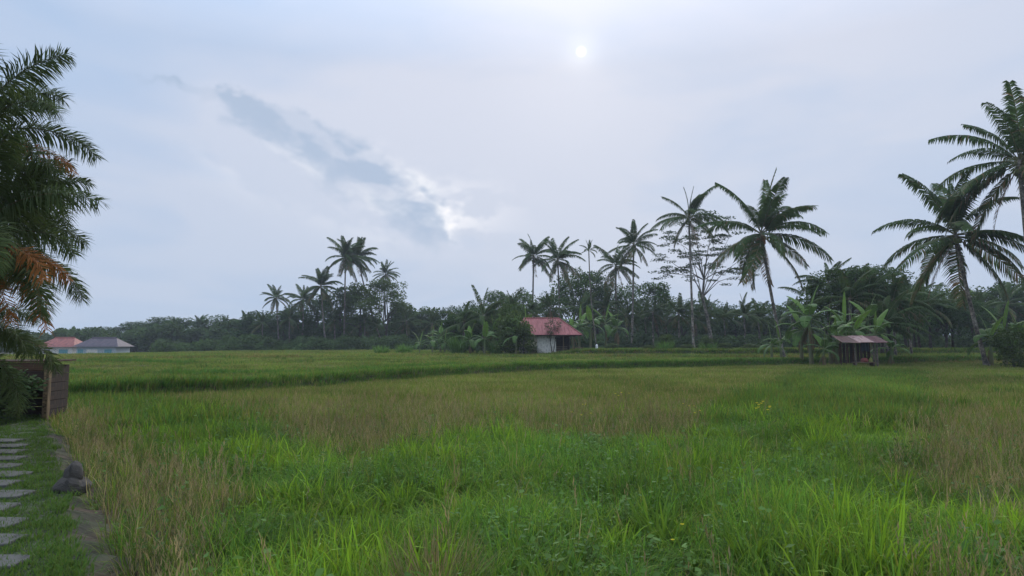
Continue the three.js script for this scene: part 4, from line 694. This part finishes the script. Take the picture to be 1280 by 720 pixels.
{
  const b = onGround(103, 6.9), t = thing('garden_stone', b, 0.4, 'small dark stone cairn standing on the lawn edge', 'stone');
  const rock = (seed, sx, sy, sz, y) => { const g = new THREE.IcosahedronGeometry(1, 3), p = g.attributes.position; for (let i = 0; i < p.count; i++) { const x = p.getX(i), yy = p.getY(i), z = p.getZ(i), k = 0.72 + 0.6 * fbm(x * 1.3 + seed, yy * 1.3, z * 1.3 + seed, 4); p.setXYZ(i, x * k * sx, yy * k * sy + y, z * k * sz); } g.computeVertexNormals(); return g; };
  part('base_stone', rock(2, 0.165, 0.11, 0.14, 0.05), M.stone, t); part('top_stone', rock(7, 0.09, 0.13, 0.085, 0.17), M.stone, t);
}
{
  const r = rng(55);
  for (let k = 0; k < 12; k++) {
    const d = 4.6 + k * 0.5, x = -0.755 * d - 0.62 - (k % 2) * 0.08, s = new THREE.Shape(), w = 0.60 + r() * 0.12, h = 0.135 + r() * 0.03;
    const pts = []; for (let i = 0; i < 16; i++) { const a = i / 16 * 6.283, e = 0.22; pts.push(new THREE.Vector2(Math.sign(Math.cos(a)) * Math.pow(Math.abs(Math.cos(a)), e) * w * (0.96 + r() * 0.06), Math.sign(Math.sin(a)) * Math.pow(Math.abs(Math.sin(a)), e) * h * (0.94 + r() * 0.08))); } s.setFromPoints(pts);
    const g = new THREE.ExtrudeGeometry(s, { depth: 0.05, bevelEnabled: true, bevelThickness: 0.012, bevelSize: 0.012, bevelSegments: 2 }); g.rotateX(-Math.PI / 2);
    const o = whole('stepping_stone', g, M.paver, V3(x, height(x, -d) - 0.035, -d), 'grey oblong stepping stone set in the lawn', 'stepping stone', 'stepping stones in the lawn'); o.rotation.y = (r() - 0.5) * 0.08;
  }
}
const foxG = [[70, 55], [52, 80], [35, 95], [15, 95], [-8, 80]].map(([elev, droop], k) => [0, 1].map((v) => frondGeo({ L: 2.0, elev: elev - v * 7, droop: droop + v * 12, pairs: 210, leaf: 0.52, width: 0.02, hang: 0.4, bushy: 1.1, seed: 700 + k * 3 + v, green: [0.07, 0.10, 0.034], rib: [0.10, 0.08, 0.04], start: 0.16, gaps: 0.02 })));
const foxDry = [0, 1].map((v) => frondGeo({ L: 1.9, elev: 12 - v * 30, droop: 70, pairs: 80, leaf: 0.42, width: 0.022, hang: 0.6, bushy: 0.9, seed: 760 + v, green: [0.30, 0.12, 0.035], rib: [0.28, 0.12, 0.05], start: 0.12, gaps: 0.08 }));
function foxtail(x, d, h, n, sc, dry, label, az0, last = 4) {
  const b = V3(x, height(x, -d) - 0.03, -d), t = thing('foxtail_palm', b, 0, label, 'palm tree'), r = rng(Math.round(h * 100)), top = V3(0.05, h, 0);
  part('trunk', palmTrunk(top, 0.11, 0.075, 8, [0.24, 0.21, 0.18]), M.palmBark, t);
  for (let k = 0; k < n; k++) { const f = part('frond', foxG[Math.min(last, Math.floor((k + r() * 0.9) / n * (last + 1)))][k % 2], M.leaf, t); f.position.copy(top); f.position.y -= k / n * 0.2; f.rotation.set((r() - 0.5) * 0.3, az0 + k * 2.39996 + (r() - 0.5) * 0.3, 0, 'YXZ'); f.scale.setScalar(sc * (0.9 + r() * 0.2)); }
  for (let k = 0; k < dry; k++) { const f = part('frond', foxDry[k % 2], M.leaf, t); f.userData.label = 'orange brown dying frond'; f.position.copy(top); f.position.y -= 0.15; f.rotation.y = 0.4 - k * 0.26; f.scale.setScalar(sc * (0.84 + 0.08 * (k % 3))); }
}
foxtail(-7.25, 8.3, 4.35, 18, 0.86, 1, 'taller bushy garden palm with plume fronds over the lawn', 0.3);
foxtail(-7.0, 8.0, 2.85, 28, 0.84, 8, 'lower bushy garden palm with orange dying fronds beside the stepping stones', 1.1, 3);
foxtail(-8.2, 9.3, 1.75, 16, 0.74, 0, 'short bushy garden palm under the two taller ones', 2.0);
{
  const base = V3(-9.9, height(-9.9, -12.2) - 0.04, -12.2), t = thing('garden_shrub', base, 1, 'leafy green garden shrub between the bushy palms and the wooden shelter', 'shrub'); t.scale.set(0.62, 0.6, 0.62);
  part('stem', TREES.bush[1].trunk, M.bark, t); part('crown', TREES.bush[1].crown, M.leaf, t);
}

renderer.render(scene, camera);
